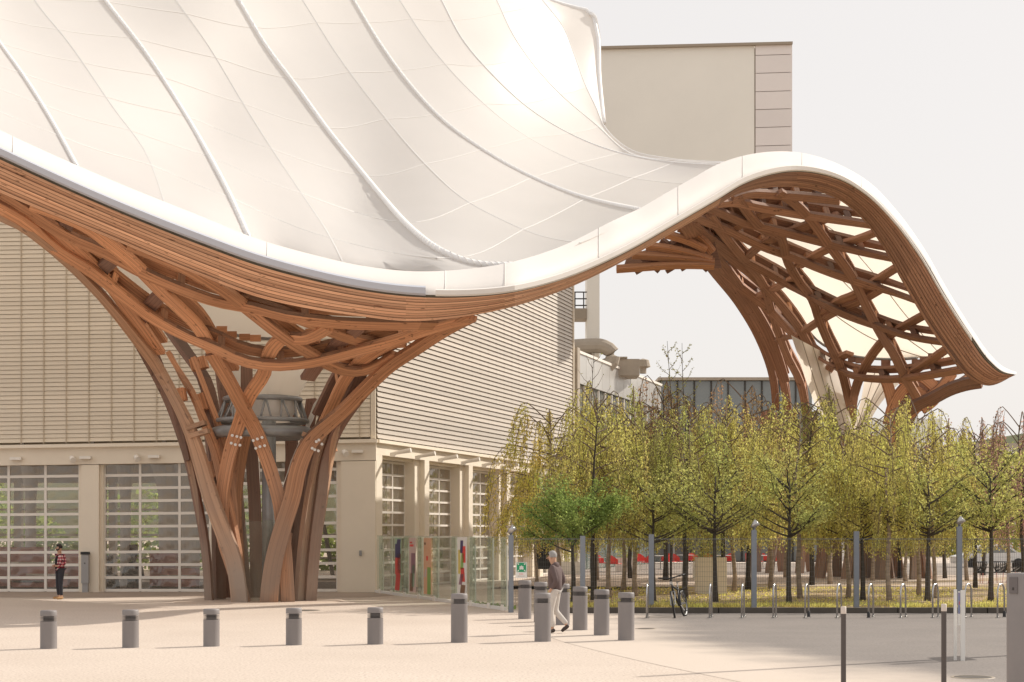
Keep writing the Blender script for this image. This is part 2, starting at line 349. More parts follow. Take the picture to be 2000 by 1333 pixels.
# ================= ground =================
def sheet(name, pts, z, m):
    mb = MB(); mb.v = [(x, y, z) for x, y in pts]; mb.f = [tuple(range(len(pts)))]; mb.uv = [(0,0)]*len(pts)
    return tag(obj(name, mb, MATS[m]), kind='structure')
sheet('plaza_ground', [(-900,-200),(900,-200),(900,2200),(-900,2200)], 0, 'plaza')
# darker asphalt roadway in front of the planting bed
rd = [(1.0,46.6),(0.8,36),(1.8,31),(4,23),(5.6,17),(60,16),(60,46.6)]
rdp = cr(rd[:5], 24); sheet('roadway', [tuple(p) for p in rdp]+rd[5:], 0.004, 'asphalt')
sheet('forecourt_shade_strip', [(-60,57.8),(-4.9,57.8),(-4.0,59.5),(-4.9,62.9),(-60,62.9)], 0.004, 'forecourt_shade')  # darker ground strip before the hall, roof shade put into its colour
bedY0 = 46.9
# raised planting bed: sloping front strip, kerb, soil
m = MB(); rows = []
for i, yy in enumerate([bedY0, 48, 50, 53, 57, 62, 66, 72, 78]):
    row = []
    for j in range(41):
        x0 = 0.6+(yy-46.9)*0.20 if yy < 62 else 3.6+(yy-62)*1.2; x = x0+(60-x0)*(j/40)
        row.append(Vector((x, yy, 0.13+0.05*math.sin(x*1.3+yy)*(i > 0))))
    rows.append(row)
tag(obj('planting_bed_soil', m.grid(rows), MATS['soil'], None, True), kind='structure')
for k in range(20):
    x0 = 0.75+k*2.4; x1 = x0+2.37
    o = obj('kerb', MB().box(x0, x1, 46.62, 46.88, -0.02, 0.15), MATS['kerb_stone']) if k == 0 else None
    if o is None: o = add('kerb', kerb0.data)
    else: kerb0 = o
    if k: o.location = (k*2.4, 0, 0)
    tag(o, kind='structure')
sheet('far_path', [(-1,66.5),(4.5,64.5),(25,66),(60,66),(60,82),(2,82)], 0.137, 'path_stone')
sheet('terrace_paving', [(2.0,82.05),(60,82.05),(60,112),(6,112)], 0.14, 'terrace')

# ================= exhibition hall =================
hall = thing('exhibition_hall', 'cream hall with louvred upper storey and glazed roller doors behind the timber column', 'building', (-4.91, 63, 0))
H0 = Matrix.Translation((4.91, -63, 0))
def hobj(name, mb, m, par=None):
    o = obj(name, mb, MATS[m]); p = par or hall; o.parent = p
    o.matrix_parent_inverse = H0 if p is hall else Matrix.Identity(4)
    if par is not None: o.matrix_parent_inverse = Matrix.Identity(4)
    return o
# front: plane y = 63, x from -30 to -4.91 ; world coordinates, everything above rises gently to the east as in the photo
def fz(x, z): return z+0.0164*(x+11.7)*min(z/5.4, 1.0)
def fbox(mb, x0, x1, y0, y1, z0, z1):
    i = len(mb.v)
    for z in (z0, z1):
        for y in (y0, y1):
            for x in (x0, x1): mb.v.append((x, y, fz(x, z)))
    for f in ((0,2,3,1),(4,5,7,6),(0,1,5,4),(1,3,7,5),(3,2,6,7),(2,0,4,6)): mb.f.append(tuple(i+k for k in f)); mb.uv += [(0,0),(1,0),(1,1),(0,1)]
    return mb
X = lambda px, Y=63.0: (px-1000)/F*Y
Zp = lambda py, Y=63.0: CH+(HZ-py)/F*Y
ZL = 5.42     # underside of the louvred storey at the middle of the front
# right (east) facade frame
D2 = Vector((0.282, 0.959, 0)).normalized(); N2 = Vector((D2.y, -D2.x, 0)); O2 = Vector((-4.91, 63, 0))
M2 = Matrix(((D2.x, N2.x, 0, O2.x), (D2.y, N2.y, 0, O2.y), (0, 0, 1, 0), (0, 0, 0, 1)))     # local: x along facade, y outwards, z up
def sbox(mb, t0, t1, n0, n1, z0, z1): return mb.box(t0, t1, n0, n1, z0, z1, M2)
TEND = 28.7
# band under the louvres
hobj('lintel_band', fbox(MB(), -30, -4.90, 62.75, 63.3, Zp(905), ZL-0.005), 'render_cream')
hobj('cornice', fbox(MB(), -30, -4.85, 62.55, 62.75, ZL-0.14, ZL-0.02), 'render_cream')
hobj('lintel_band', sbox(MB(), 0.0, TEND, -0.45, 0.0, 4.98, ZL+.08), 'render_cream')
hobj('cornice', sbox(MB(), -0.1, TEND, 0.0, 0.16, ZL-.02, ZL+.10), 'render_cream')
# piers of the front
for a, b in ((162, 196), (667, 734)): hobj('pier', fbox(MB(), X(a), X(b), 62.76, 63.9, -.05, Zp(906)), 'render_cream')
hobj('pier', fbox(MB(), X(-260), X(-225), 62.76, 63.9, -.05, Zp(906)), 'render_cream')
for a, b in ((196, 203), (659, 667), (155, 162)): hobj('jamb', fbox(MB(), X(a), X(b)-.002, 62.95, 63.5, -.05, Zp(906)), 'render_cream')
hobj('jamb', fbox(MB(), X(410), X(428), 62.95, 63.5, -.05, Zp(906)), 'render_cream')
# glazed roller doors: frame bars and panes
def pane_mesh(w_, h_): return MB().box(0, w_, 0, 0.015, 0, h_).mesh('pane', MATS['glass_hall'])
def front_door(px0, px1, mull, top, rows_, pitch, base=0.06):
    fr = MB(); x0, x1 = X(px0), X(px1)
    edges = [x0]+[X(p) for p in mull]+[x1]
    zs = [base+pitch*k for k in range(rows_+1)]
    for e in edges: fbox(fr, e-.045, e+.045, 63.05, 63.16, 0.02, zs[-1]+.05)
    for k, z in enumerate(zs):
        for a, b in zip(edges[:-1], edges[1:]): fbox(fr, a+.046, b-.046, 63.04, 63.15, z-(.05 if k else .05), z+.05)
    o = obj('roller_door', fr, MATS['white_frame']); o.parent = hall; o.matrix_parent_inverse = H0
    for a, b in zip(edges[:-1], edges[1:]):
        pm = pane_mesh(b-a-.092, pitch-.102)
        for k in range(rows_):
            p = add('pane', pm, o); p.location = (a+.046, 63.09+rnd.uniform(-.01, .01), fz((a+b)/2, zs[k]+.05)); p.rotation_euler = (rnd.uniform(-.012, .012), -0.0164*min(1, zs[k]/5.4), rnd.uniform(-.01, .01))
    fbox(MB(), 0, 1, 0, 1, 0, 1)
    return o
front_door(-222, 155, (-130, -57, 16, 88), 905, 10, 0.466)
front_door(203, 410, (273, 350), 905, 10, 0.466)
front_door(428, 659, (505, 582), 905, 10, 0.480)
# floodlights under the band
def flood(par, M, long=True):
    if long: m = MB().box(-.20, .20, -.2, .0, -.05, .05, M); m.box(-.05, .05, 0, .1, -.03, .03, M)
    else: m = MB().tube([M @ Vector((0, 0, 0)), M @ Vector((0.05, -.12, 0)), M @ Vector((.14, -.26, -.10))], lambda t: .07+.04*t, 12)
    return m
for px, lg in ((37, 1), (143, 0), (172, 1), (268, 0), (305, 1), (672, 0), (700, 1), (-60, 1)):
    Mx = Matrix.Translation((X(px), 62.72, fz(X(px), Zp(880 if px > 600 else 884)-.15))); hobj('floodlight', flood(hall, Mx, lg), 'white_frame')
for px in (754, 803, 848, 893, 934, 972):
    s_ = (px-1000)/F; t = (63*s_+4.91)/(.282-.959*s_); Mx = M2 @ Matrix.Translation((t, 0.17, 5.13)) @ Matrix.Rotation(math.pi, 4, 'Z')
    m = MB().tube([Mx @ Vector((0, -.02, -.1)), Mx @ Vector((0, -.8, .04))], lambda t: .05+.04*t, 10); m.box(-.05, .05, -.2, 0, -.2, -.05, Mx)
    hobj('floodlight', m, 'white_frame')
# intercom plate and ashtray on the pier
hobj('intercom', fbox(MB(), X(703), X(708), 62.70, 62.76, Zp(1087), Zp(1077)), 'grey_steel')
# east facade: piers, recessed jambs, glazing
piers = [(0.0, .62), (5.3, 5.85), (10.95, 11.5), (16.6, 17.15), (22.2, 22.75), (27.9, 28.7)]
for a, b in piers: hobj('pier', sbox(MB(), a, b, -1.0, 0.0 if a else -0.003, -.05, 4.978), 'render_cream')
for (a0, a1), (b0, b1) in zip(piers[:-1], piers[1:]):
    x0, x1 = a1+.02, b0-.55
    hobj('jamb', sbox(MB(), x1, b0, -.95, -.22, -.05, 4.977), 'render_cream')
    fr = MB(); cols = [x0+(x1-x0)*k/3 for k in range(4)]; zs = [0.06+.475*k for k in range(11)]
    for e in cols: sbox(fr, e-.04, e+.04, -.72, -.62, 0, 4.87)
    for z in zs:
        for c0, c1 in zip(cols[:-1], cols[1:]): sbox(fr, c0+.041, c1-.041, -.71, -.61, z-.04, z+.04)
    wdw = obj('window', fr, MATS['white_frame']); wdw.parent = hall; wdw.matrix_parent_inverse = H0
    pm = MB().box(0, cols[1]-cols[0]-.082, 0, .015, 0, .475-.082).mesh('pane', MATS['glass_hall'])
    for c0 in cols[:-1]:
        for z in zs[:-1]:
            p = add('pane', pm, wdw); p.matrix_local = M2 @ Matrix.Translation((c0+.041, -.67, z+.041))
    hobj('window_head', sbox(MB(), a1, b0, -.75, -.28, 4.87, 4.977), 'render_cream')
    for c0, c1 in zip(cols[:-1], cols[1:]): hobj('roller_blind', sbox(MB(), c0+.06, c1-.06, -.9, -.88, 1.55+rnd.choice((0, 0, .35)), 4.8), 'blind')
    for z in (1.9, 2.6, 3.3, 4.0): pass
# louvred storey, front: backing, slats, posts
hobj('louvre_backing', fbox(MB(), -30, -5.05, 63.45, 63.6, ZL, 16), 'wall_behind')
z = ZL+.10; k = 0; sl = fbox(MB(), -30, -5.12, 62.90, 62.99, 0, 0.095); xs = None
NSL = 67
for k in range(NSL):
    z = ZL+.08+k*.155
    m = MB(); i = 0
    for (x0, x1) in ((-30, -5.12),):
        ii = 0
        for zz, yy in ((z, 62.86), (z, 62.96), (z+.115, 62.98), (z+.115, 62.955)):
            pass
        a = [(x0, 62.88, fz(x0, z)), (x1, 62.88, fz(x1, z)), (x1, 62.912, fz(x1, z+.143)), (x0, 62.912, fz(x0, z+.143)), (x0, 62.935, fz(x0, z+.143)), (x1, 62.935, fz(x1, z+.143)), (x1, 62.91, fz(x1, z)), (x0, 62.91, fz(x0, z))]
        m.v = a; m.f = [(0,1,2,3),(3,2,5,4),(4,5,6,7),(7,6,1,0),(0,3,4,7),(1,6,5,2)]; m.uv = [(0,0)]*24
    hobj('louvre_slat', m, 'slat_metal')
for px in range(-265, 735, 44):
    if px in (-1,): continue
    x = X(px); hobj('louvre_post', fbox(MB(), x-.018, x+.018, 62.855, 62.875, ZL+.02, 15.8), 'louvre_post_metal')
for px in (43+0, 180, 320, 725):
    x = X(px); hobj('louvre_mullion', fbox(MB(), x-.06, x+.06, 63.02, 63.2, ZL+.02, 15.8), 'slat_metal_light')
for z_ in (6.9, 8.35, 10.1, 11.9): hobj('louvre_rail', fbox(MB(), -30, -5.1, 63.03, 63.12, z_, z_+.07), 'post_metal')
hobj('corner_post', fbox(MB(), -5.10, -4.93, 62.83, 63.05, ZL+.01, 16), 'slat_metal')
# window with curved brace near the corner seen through the screen
hobj('brace', MB().tube([Vector((X(690), 63.3, 6.0)), Vector((X(702), 63.3, 7.1)), Vector((X(694), 63.3, 8.6)), Vector((X(678), 63.3, 9.8))], .06, 8), 'slat_metal_light')
# louvred storey, east side: slats run into the distance
hobj('louvre_backing', sbox(MB(), 0.25, TEND, -.6, -.25, ZL+.08, 16), 'wall_behind_east')
for k in range(55):
    z = ZL+.16+k*.191; m = MB(); t0, t1 = .12, TEND
    a = [M2 @ Vector(q) for q in ((t0, .02, z), (t1, .02, z), (t1, -.03, z+.180), (t0, -.03, z+.180), (t0, -.05, z+.180), (t1, -.05, z+.180), (t1, -.01, z), (t0, -.01, z))]
    m.v = [tuple(q) for q in a]; m.f = [(0,1,2,3),(3,2,5,4),(4,5,6,7),(7,6,1,0),(0,3,4,7),(1,6,5,2)]; m.uv = [(0,0)]*24
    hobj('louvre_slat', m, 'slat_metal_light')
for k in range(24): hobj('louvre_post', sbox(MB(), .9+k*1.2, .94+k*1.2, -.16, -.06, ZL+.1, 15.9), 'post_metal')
hobj('corner_post', sbox(MB(), TEND-.15, TEND, -.3, .06, ZL-.4, 16), 'slat_metal')
hobj('hall_roof', MB().grid([[Vector((-30, 62.9, 16.0)), Vector((-4.95, 62.9, 16.2))], [Vector((-22, 90, 16)), M2 @ Vector((TEND, 0, 16.1))]]), 'concrete')
# interior
hobj('rear_beam', MB().box(-40, -3.3, 75.5, 75.9, 4.3, 5.5), 'interior')
for k in range(9): hobj('rear_post', MB().box(-38+k*4.1, -37.7+k*4.1, 75.5, 75.9, 0.02, 4.298), 'interior')
for zz in (.06, 1.0, 2.0, 3.1): hobj('rear_rail', MB().box(-40, -3.3, 75.6, 75.7, zz, zz+.08), 'white_frame')
hobj('interior_floor', MB().box(-40, -3.4, 63.3, 75.4, 0.0, 0.012), 'terrace')
hobj('interior_ceiling', MB().box(-40, -5.2, 63.5, 75.4, 5.502, 5.6), 'interior')
for px, Y, r, in ((245, 68, .28), (330, 67, .55), (372, 66.5, .5), (60, 70, .3), (560, 68, .4)):
    x = (px-1000)/F*Y; hobj('interior_column', MB().lathe([(r*.7, 0), (r*.75, 3.6), (r*1.1, 4.4), (r*1.6, 5.4)], 16, (x, Y, 0)), 'white_paint')
hobj('interior_brace', MB().tube([Vector((X(600, 66), 66, .5)), Vector((X(650, 66), 66, 4.9))], .13, 8), 'render_cream')
hobj('interior_brace', MB().tube([Vector((X(650, 66.4), 66.4, .5)), Vector((X(610, 66.4), 66.4, 4.9))], .08, 8), 'grey_steel')
# ================= the canopy: rim, membrane, timber lattice =================
canopy = thing('timber_canopy', 'huge swooping white membrane roof carried by woven glulam timber columns', 'roof', (-8, 55, 0))
def cobj(name, mb, m, smooth=False): 
    o = obj(name, mb, MATS[m], None, smooth); o.parent = canopy; o.matrix_parent_inverse = Matrix.Translation((8, -55, 0)); return o
Uc = [(-420,45),(-200,155),(0,255),(200,345),(400,426),(500,466),(600,495),(700,518),(800,530),(900,527),(1000,512),(1100,480),(1200,430),(1250,407),(1300,378),(1350,350),(1400,322),(1450,305),(1500,297),(1550,297),(1600,307),(1650,327),(1700,358),(1750,410),(1800,478),(1850,565),(1900,645),(1935,694),(1960,717),(1985,727)]
Lc = [(-420,90),(-200,208),(0,304),(200,395),(400,475),(500,511),(600,539),(700,561),(800,574),(900,577),(1000,569),(1100,544),(1200,502),(1250,476),(1300,447),(1350,418),(1400,389),(1450,359),(1500,341),(1550,333),(1600,337),(1650,352),(1700,383),(1750,432),(1800,498),(1850,583),(1900,660),(1935,707),(1960,727),(1985,732)]
Bc = [(-420,165),(-200,280),(0,377),(200,460),(400,543),(500,580),(600,603),(700,618),(800,628),(900,620),(1000,600),(1100,567),(1200,520),(1250,492),(1300,463),(1350,434),(1392,408),(1440,380),(1490,368),(1550,366),(1600,375),(1640,392),(1680,424),(1722,480),(1765,556),(1810,632),(1850,690),(1888,735),(1930,754),(1972,738)]
RimY = lambda x: float(np.interp(x, [-420,0,400,830,1000,1200,1400,1550,1700,1985], [42,43.2,44.6,45.8,47.2,51.8,57,60.5,63.5,68]))
def rimpt(x, y, off=0.0): return P(x, y, RimY(x)+off)
NR = 151
def idx(cv): 
    """sample the three rim curves with a shared parameter"""
    p = np.array(cv, float); t = np.arange(len(p)); q = cr(np.c_[p, t], 800); tt = np.linspace(0, len(p)-1, NR)
    return np.c_[np.interp(tt, q[:, 2], q[:, 0]), np.interp(tt, q[:, 2], q[:, 1])]
# q[:,2] is monotone because every key advances it by one
RU, RL, RB = idx(Uc), idx(Lc), idx(Bc)
tpar = np.linspace(0, len(Uc)-1, NR)
# white lip: a rounded, bulging edge, in panels
cuts = [0, 11, 27, 45, 51, 60, 75, 88, 100, 112, 126, 138, 150]
for a, b in zip(cuts[:-1], cuts[1:]):
    rows = []
    for k in range(7):
        s = k/6; row = []
        for i in range(a, b+1):
            u, l_ = RU[i], RL[i]; e = math.sin(math.pi*s)
            x = u[0]*(1-s)+l_[0]*s; y = u[1]*(1-s)+l_[1]*s
            row.append(rimpt(x, y, 1.15*(1-s)**1.5-0.14*e))
        rows.append(row)
    m = MB().grid(rows); 
    o = cobj('edge_panel', m, 'membrane_lip', True)
# joints between lip panels
for c in cuts[1:-1]:
    pts = []; 
    for k in range(9):
        s = k/8; u, l_ = RU[c], RL[c]; pts.append(rimpt(u[0]*(1-s)+l_[0]*s, u[1]*(1-s)+l_[1]*s, 1.15*(1-s)**1.5-0.14*math.sin(math.pi*s)-0.02))
    cobj('edge_joint', MB().tube(pts, 0.010, 4), 'membrane_lip' if c != 45 else 'seam')
# metal gutter fascia below the lip (bluish, up to the joint), a cream one after it
iG = int(np.argmin(abs(RL[:, 0]-823)))
def band(i0, i1, s0, s1, o0, o1, name, m, th=0.04):
    """strip between fractions s of the way from lip bottom to rim bottom"""
    rows = [[rimpt(*(RL[i]*(1-s)+RB[i]*s), o_) for i in range(i0, i1+1)] for s, o_ in ((s0, o0), (s1, o1))]
    o = cobj(name, MB().grid(rows), m); sm = o.modifiers.new('t', 'SOLIDIFY'); sm.thickness = th; return o
g = MB(); rows = []
for k, (dy, off) in enumerate(((-17, -0.10), (-14, -0.22), (-2, -0.18), (2, -0.06))):
    rows.append([rimpt(RL[i][0], RL[i][1]+dy, off) for i in range(0, iG+1)])
cobj('gutter', MB().grid(rows), 'gutter')
rows = []
for k, (dy, off) in enumerate(((-12, -0.12), (-10, -0.2), (-1, -0.16), (2, -0.04))):
    rows.append([rimpt(RL[i][0]-float(np.interp(RL[i][0], [1450, 1750], [0, 6])), RL[i][1]+dy*float(np.interp(RL[i][0], [1450, 1750], [1, .6])), off) for i in range(iG+1, 136)])
cobj('edge_flashing', MB().grid(rows), 'membrane_lip')
band(0, 149, 0.0, 0.10, 0.10, 0.12, 'weathered_batten', 'weathered')
# the laminated timber rim: nine glued laminations, butt-jointed, each a plank of its own
NL = 9
joints = [0, 22, 41, 51, 68, 84, 99, 111, 124, 136, 150]
def underc(x): return float(np.interp(x, [-420, 800, 1150, 1400, 1550, 1750, 1985], [0.7, 0.55, 0.5, 0.9, 1.5, 1.6, 1.0]))
for ja, jb in zip(joints[:-1], joints[1:]):
    for k in range(NL):
        s0 = 0.10+0.90*k/NL+0.006; s1 = 0.10+0.90*(k+1)/NL-0.006
        off = 0.03*math.sin(k*2.1)
        rows = []
        for s, dd in ((s0, 0.05), (s0, 0), (s1, 0), (s1, 0.05)):
            row = []
            for i in range(ja, jb+1):
                q = RL[i]*(1-s)+RB[i]*s
                row.append(rimpt(q[0], q[1], underc(q[0])*s**1.3+dd+off))
            rows.append(row)
        m = MB(); base = 0; mm = len(rows[0]); us = np.r_[0, np.cumsum([(rows[1][j+1]-rows[1][j]).length for j in range(mm-1)])]
        for r in rows: m.v += [tuple(q) for q in r]
        for i in range(3):
            for j in range(mm-1):
                a = i*mm+j; m.f.append((a, a+1, a+1+mm, a+mm)); v0 = i*.1+k; m.uv += [(us[j], v0), (us[j+1], v0), (us[j+1], v0+.1), (us[j], v0+.1)]
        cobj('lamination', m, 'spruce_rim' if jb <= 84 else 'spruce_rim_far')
# backing of the rim and closing soffit
rows = [[rimpt(*(RL[i]*(1-s)+RB[i]*s), underc(RL[i][0])*s**1.3+0.09) for i in range(NR)] for s in (0.05, 0.5, 1.0)]
cobj('rim_core', MB().grid(rows), 'spruce_shaded')
rows = [[rimpt(RB[i][0], RB[i][1], underc(RB[i][0])+o_) for i in range(NR)] for o_ in (0.05, 0.55)]
cobj('rim_soffit', MB().grid(rows), 'spruce_rim')

# ---- membrane
MEM = TPS([(-560,-60,47),(-400,40,44),(0,255,45.1),(200,345,45.5),(400,425,46),(700,520,46.9),(830,530,47.4),(920,526,48.2),(1010,515,49.2),(690,562,47.6),(820,565,48.1),(760,580,48.4),(560,530,47.0),(1130,467,51.7),(1250,410,54.7),(1430,318,61.5),(0,0,55),(-300,-150,54),(400,0,60),(400,250,55),(700,420,53.5),(800,0,68),(800,250,60.5),(1000,300,62.5),(1000,100,70),(1170,240,72),(1160,30,80),(600,-150,68),(1000,-150,78),(1300,311,66.5),(1000,440,53.4),(1100,370,60),(600,500,46.9),(1230,292,69)])
lines = [
 [(-560,-150),(-500,-60),(-450,0),(-400,60)],
 [(-330,-150),(-260,-20),(-210,70),(-170,180)],
 [(-170,-150),(-60,0),(0,85),(50,155),(100,235),(152,330)],
 [(-10,-150),(67,0),(134,84),(223,214),(286,302),(322,400)],
 [(110,-150),(205,0),(280,98),(340,190),(400,290),(450,385),(487,470)],
 [(250,-150),(343,0),(400,80),(470,195),(530,290),(590,380),(640,455),(690,560)],
 [(370,-150),(465,0),(520,92),(580,172),(640,255),(700,330),(750,390),(800,445),(850,485),(910,512),(1005,520)],
 [(490,-150),(590,0),(660,110),(740,215),(830,320),(900,385),(980,430),(1060,462),(1135,475)],
 [(600,-150),(690,0),(745,90),(800,165),(870,240),(950,298),(1030,343),(1120,380),(1255,412)],
 [(690,-150),(780,0),(840,90),(920,180),(1010,255),(1110,310),(1220,345),(1345,360)],
 [(780,-150),(862,0),(905,80),(960,145),(1030,210),(1100,255),(1180,290),(1260,310),(1350,320),(1425,323)],
 [(890,-150),(970,0),(1000,65),(1040,125),(1100,190),(1165,245),(1230,300),(1320,314),(1400,319),(1445,317)],
 [(960,-150),(1058,0),(1100,54),(1123,112),(1145,171),(1165,212),(1178,243),(1230,292),(1300,309),(1380,316),(1450,318)]]
NV = 49; NS = 6
L0 = np.array([cr(l_, NV) for l_ in lines])                     # (lines, NV, 2)
# parameter along each line by fraction; interpolate across lines
nl = len(lines); U = []
for j in range(NV):
    p = L0[:, j, :]; t = np.arange(nl); m_ = np.gradient(p, axis=0)
    col = []
    for a in range(nl-1):
        for k in range(NS):
            x = k/NS; col.append((2*x**3-3*x**2+1)*p[a]+(x**3-2*x**2+x)*m_[a]*.9+(-2*x**3+3*x**2)*p[a+1]+(x**3-x**2)*m_[a+1]*.9)
    col.append(p[-1]); U.append(col)
U = np.array(U)                                                  # NV x (nu) x 2
def mempt(q, lift=0.0): return MEM.pt(q[0], q[1], -lift)
grid = [[mempt(U[j, i]) for i in range(U.shape[1])] for j in range(NV)]
# fabric between the cables billows very slightly
for j in range(NV):
    for i in range(U.shape[1]):
        ph = (i % NS)/NS; grid[j][i] = grid[j][i]+Vector((0, 0.03*math.sin(math.pi*ph), -0.03*math.sin(math.pi*ph)))
vsplit = [0, 6, 12, 18, 24, 30, 36, 42, 48]
for a in range(nl-1):
    for k in range(len(vsplit)-1):
        rows = [grid[j][a*NS:(a+1)*NS+1] for j in range(vsplit[k], vsplit[k+1]+1)]
        cobj('membrane_panel', MB().grid(rows), 'membrane', True)
        if k:                                                   # welded cross seam
            j = vsplit[k]; pts = [grid[j][i]+Vector((0, -0.006, 0.006)) for i in range(a*NS, (a+1)*NS+1)]
            cobj('weld_seam', MB().sweep(pts, [Vector((0, -.7, .7))]*len(pts), 0.028, 0.005), 'seam')
major = {2: .05, 4: .07, 6: .085, 8: .06, 10: .025, 11: .015, 12: .015}
for a in range(nl):
    pts = [grid[j][min(a*NS, U.shape[1]-1)]+(Vector((0, -0.025, 0.015)) if a in major and major[a] > .045 else Vector((0, -0.01, 0.008))) for j in range(NV)]
    if a == 0: continue
    if a in major:
        r0 = major[a]
        cobj('cable_cover', MB().tube(pts, lambda t: r0*(0.75+0.45*t), 8), 'cord', True)
        if r0 > .045:                                            # twisted lacing on the cover
            NF = 700; fine = [Vector(q) for q in cr([tuple(p) for p in pts], NF)]; m = MB()
            for ph in (0, 2.1, 4.2):
                tw = []
                for i in range(NF):
                    p = fine[i]; T = (fine[min(i+1, NF-1)]-fine[max(i-1, 0)]).normalized(); A = T.cross(Vector((0,0,1))).normalized(); B = T.cross(A)
                    th = i*0.34+ph; r = r0*(0.75+0.45*i/NF)*1.0; tw.append(p+A*math.cos(th)*r+B*math.sin(th)*r)
                m.tube(tw, 0.010, 4)
            cobj('lacing', m, 'seam')
    else:
        cobj('radial_seam', MB().sweep(pts, [Vector((0, -.7, .7))]*NV, 0.035, 0.006), 'seam')
# raised flap towards the mast and its edge
A_ = cr([(1050,-12),(1100,54),(1123,112),(1145,171),(1165,212),(1178,243)], 16); B_ = cr([(1062,-2),(1110,13),(1152,26),(1163,60),(1168,150),(1177,241)], 16)
rows = []
for k in range(6):
    s = k/5; rows.append([P(*(A_[i]*(1-s)+B_[i]*s), MEM(*A_[i])+s*1.5) for i in range(16)])
cobj('membrane_flap', MB().grid(rows), 'membrane', True)
cobj('flap_edge_cord', MB().tube([p+Vector((0.05, 0, 0)) for p in rows[-1]], 0.10, 6), 'cord', True)
cobj('arched_strap', MB().sweep([P(x, y, 78) for x, y in cr([(1152,27),(1160,32),(1166,52),(1171,95)], 12)], [Vector((0, -1, 0))]*12, 0.14, 0.3), 'cord', True)

# ---- timber lattice
FR = TPS([(0,355,44.3),(0,420,45.3),(200,455,45.4),(400,545,46.1),(600,603,46.6),(830,628,47.0),(910,621,47.5),
          (100,490,47.3),(200,560,49.2),(300,640,50.8),(400,690,50.6),(520,712,50.4),(660,695,50.7),(770,690,51.0),(860,645,49.0),
          (480,590,48.2),(330,720,53.0),(374,848,53.6),(507,836,53.0),(507,930,53.1),(600,880,53.3),(456,1093,53.2),(430,1178,53.4),(507,1178,53.2),(600,1178,53.6),(713,760,52.9),(640,830,53.6),(440,780,52.2),(570,780,52.2)])
def resample(pts, n=28): return cr(pts, n)
def bdir(surf, x, y):
    """direction in which the lattice's layers are stacked: down and outwards under the roof, radial on the legs"""
    N = surf.nrm(x, y)
    if surf is VA_: return (Vector((0.12, -.64, -.76))*0.8+N*.2).normalized()
    k = min(1, max(0, (780-y)/90)); return (Vector((0.05, -.66, -.75))*k*.85+N*(1-k*.85)).normalized()
VA_ = None
def beam(pts, surf, wd=0.42, th=0.15, off=0.0, m='spruce', name='beam', n=30, nudge=(0, 0), blocks=0, tail=None):
    q = resample(pts, n); P3 = [surf.pt(x+nudge[0], y+nudge[1], off) for x, y in q]; N = [bdir(surf, x, y) for x, y in q]
    o = cobj(name, MB().sweep(P3, N, wd, th), m); return q, P3, N
def twin(pts, surf, wd=0.36, th=0.14, gap=0.50, off=0.0, m='spruce', m2='spruce', n=30, blk=True, step=4):
    """front beam, a second one behind it and spacer blocks between them"""
    q, P3, N = beam(pts, surf, wd, th, off, m, n=n)
    B3 = [p-nn*gap for p, nn in zip(P3, N)]
    cobj('beam', MB().sweep(B3, N, wd, th), m2)
    if blk:
        for k in range(3, n-3, step):
            T = (P3[k+1]-P3[k-1]).normalized(); N_ = (N[k]-T*N[k].dot(T)).normalized(); a = P3[k]-N_*th*.5; b = B3[k]+N_*th*.5
            cobj('spacer_block', MB().sweep([a+N_*0.002, b-N_*0.002], [T, T], wd*0.88, wd*0.6), 'spruce' if k % 2 else 'spruce_shaded')
def exbeam(pts, wd=0.40, th=0.15, m='spruce', n=20, ax=(-7.97, 55.0)):
    """beam with its own distances, facing away from the column's axis"""
    q = cr(pts, n); P3 = [P(a, b, c) for a, b, c in q]; N = []
    for p in P3:
        d = Vector((p.x-ax[0], p.y-ax[1], 0)); N.append(d.normalized() if d.length > 0.2 else Vector((0, -1, 0)))
    cobj('beam', MB().sweep(P3, N, wd, th), m)

# near column, second layer planes seen through the openings
twin([(-400,150),(-200,262),(0,381),(60,417),(129,459),(210,495),(270,528),(360,567),(420,588),(500,603),(568,620),(650,630),(751,634),(850,634)], FR, off=0.25, n=44, wd=0.34)
twin([(-400,190),(-200,300),(0,405),(60,441),(96,475),(186,535),(240,578),(300,622),(360,654),(420,680),(470,703),(520,713),(592,710),(655,697),(703,684),(775,664),(835,643),(910,623)], FR, off=0.0, n=48, wd=0.36)
beam([(-200,320),(0,422),(39,440),(96,482),(180,560),(228,614),(264,659),(298,703),(339,774),(374,848),(390,898),(413,976),(433,1031),(456,1093),(468,1177)], FR, wd=lambda t: 0.24+0.26*min(1, max(0, (t-.42)/.35)), off=-0.05, m='spruce_pale', n=44)
beam([(0,418),(39,436),(96,478),(180,556),(228,612),(264,660),(290,706),(325,775),(352,846),(369,900),(385,976),(400,1060),(409,1177)], FR, off=1.3, m='spruce_shaded', n=40, wd=0.26)
# "\" family
twin([(-30,335),(0,354),(30,381),(66,412),(126,466),(156,495),(207,546),(249,603),(276,638),(312,690)], FR, off=0.5, m='spruce', n=26, blk=False)
twin([(60,398),(120,420),(177,447),(212,474),(249,504),(275,528),(312,566),(348,600),(387,639),(414,684),(448,746)], FR, off=0.3, n=30, blk=False)
beam([(414,690),(448,746),(475,797),(500,842),(515,880),(533,934),(546,984),(552,1031),(557,1090),(562,1177)], FR, off=0.15, wd=lambda t: 0.42, n=30)
twin([(250,478),(310,500),(366,525),(400,545),(435,566),(493,611),(535,644),(570,669),(612,694),(650,716),(690,726),(739,714),(775,692)], FR, off=0.28, n=34, blk=False)
twin([(470,585),(520,598),(600,628),(668,655),(720,668),(790,668)], FR, off=0.75, n=20, m='spruce', m2='spruce_shaded')
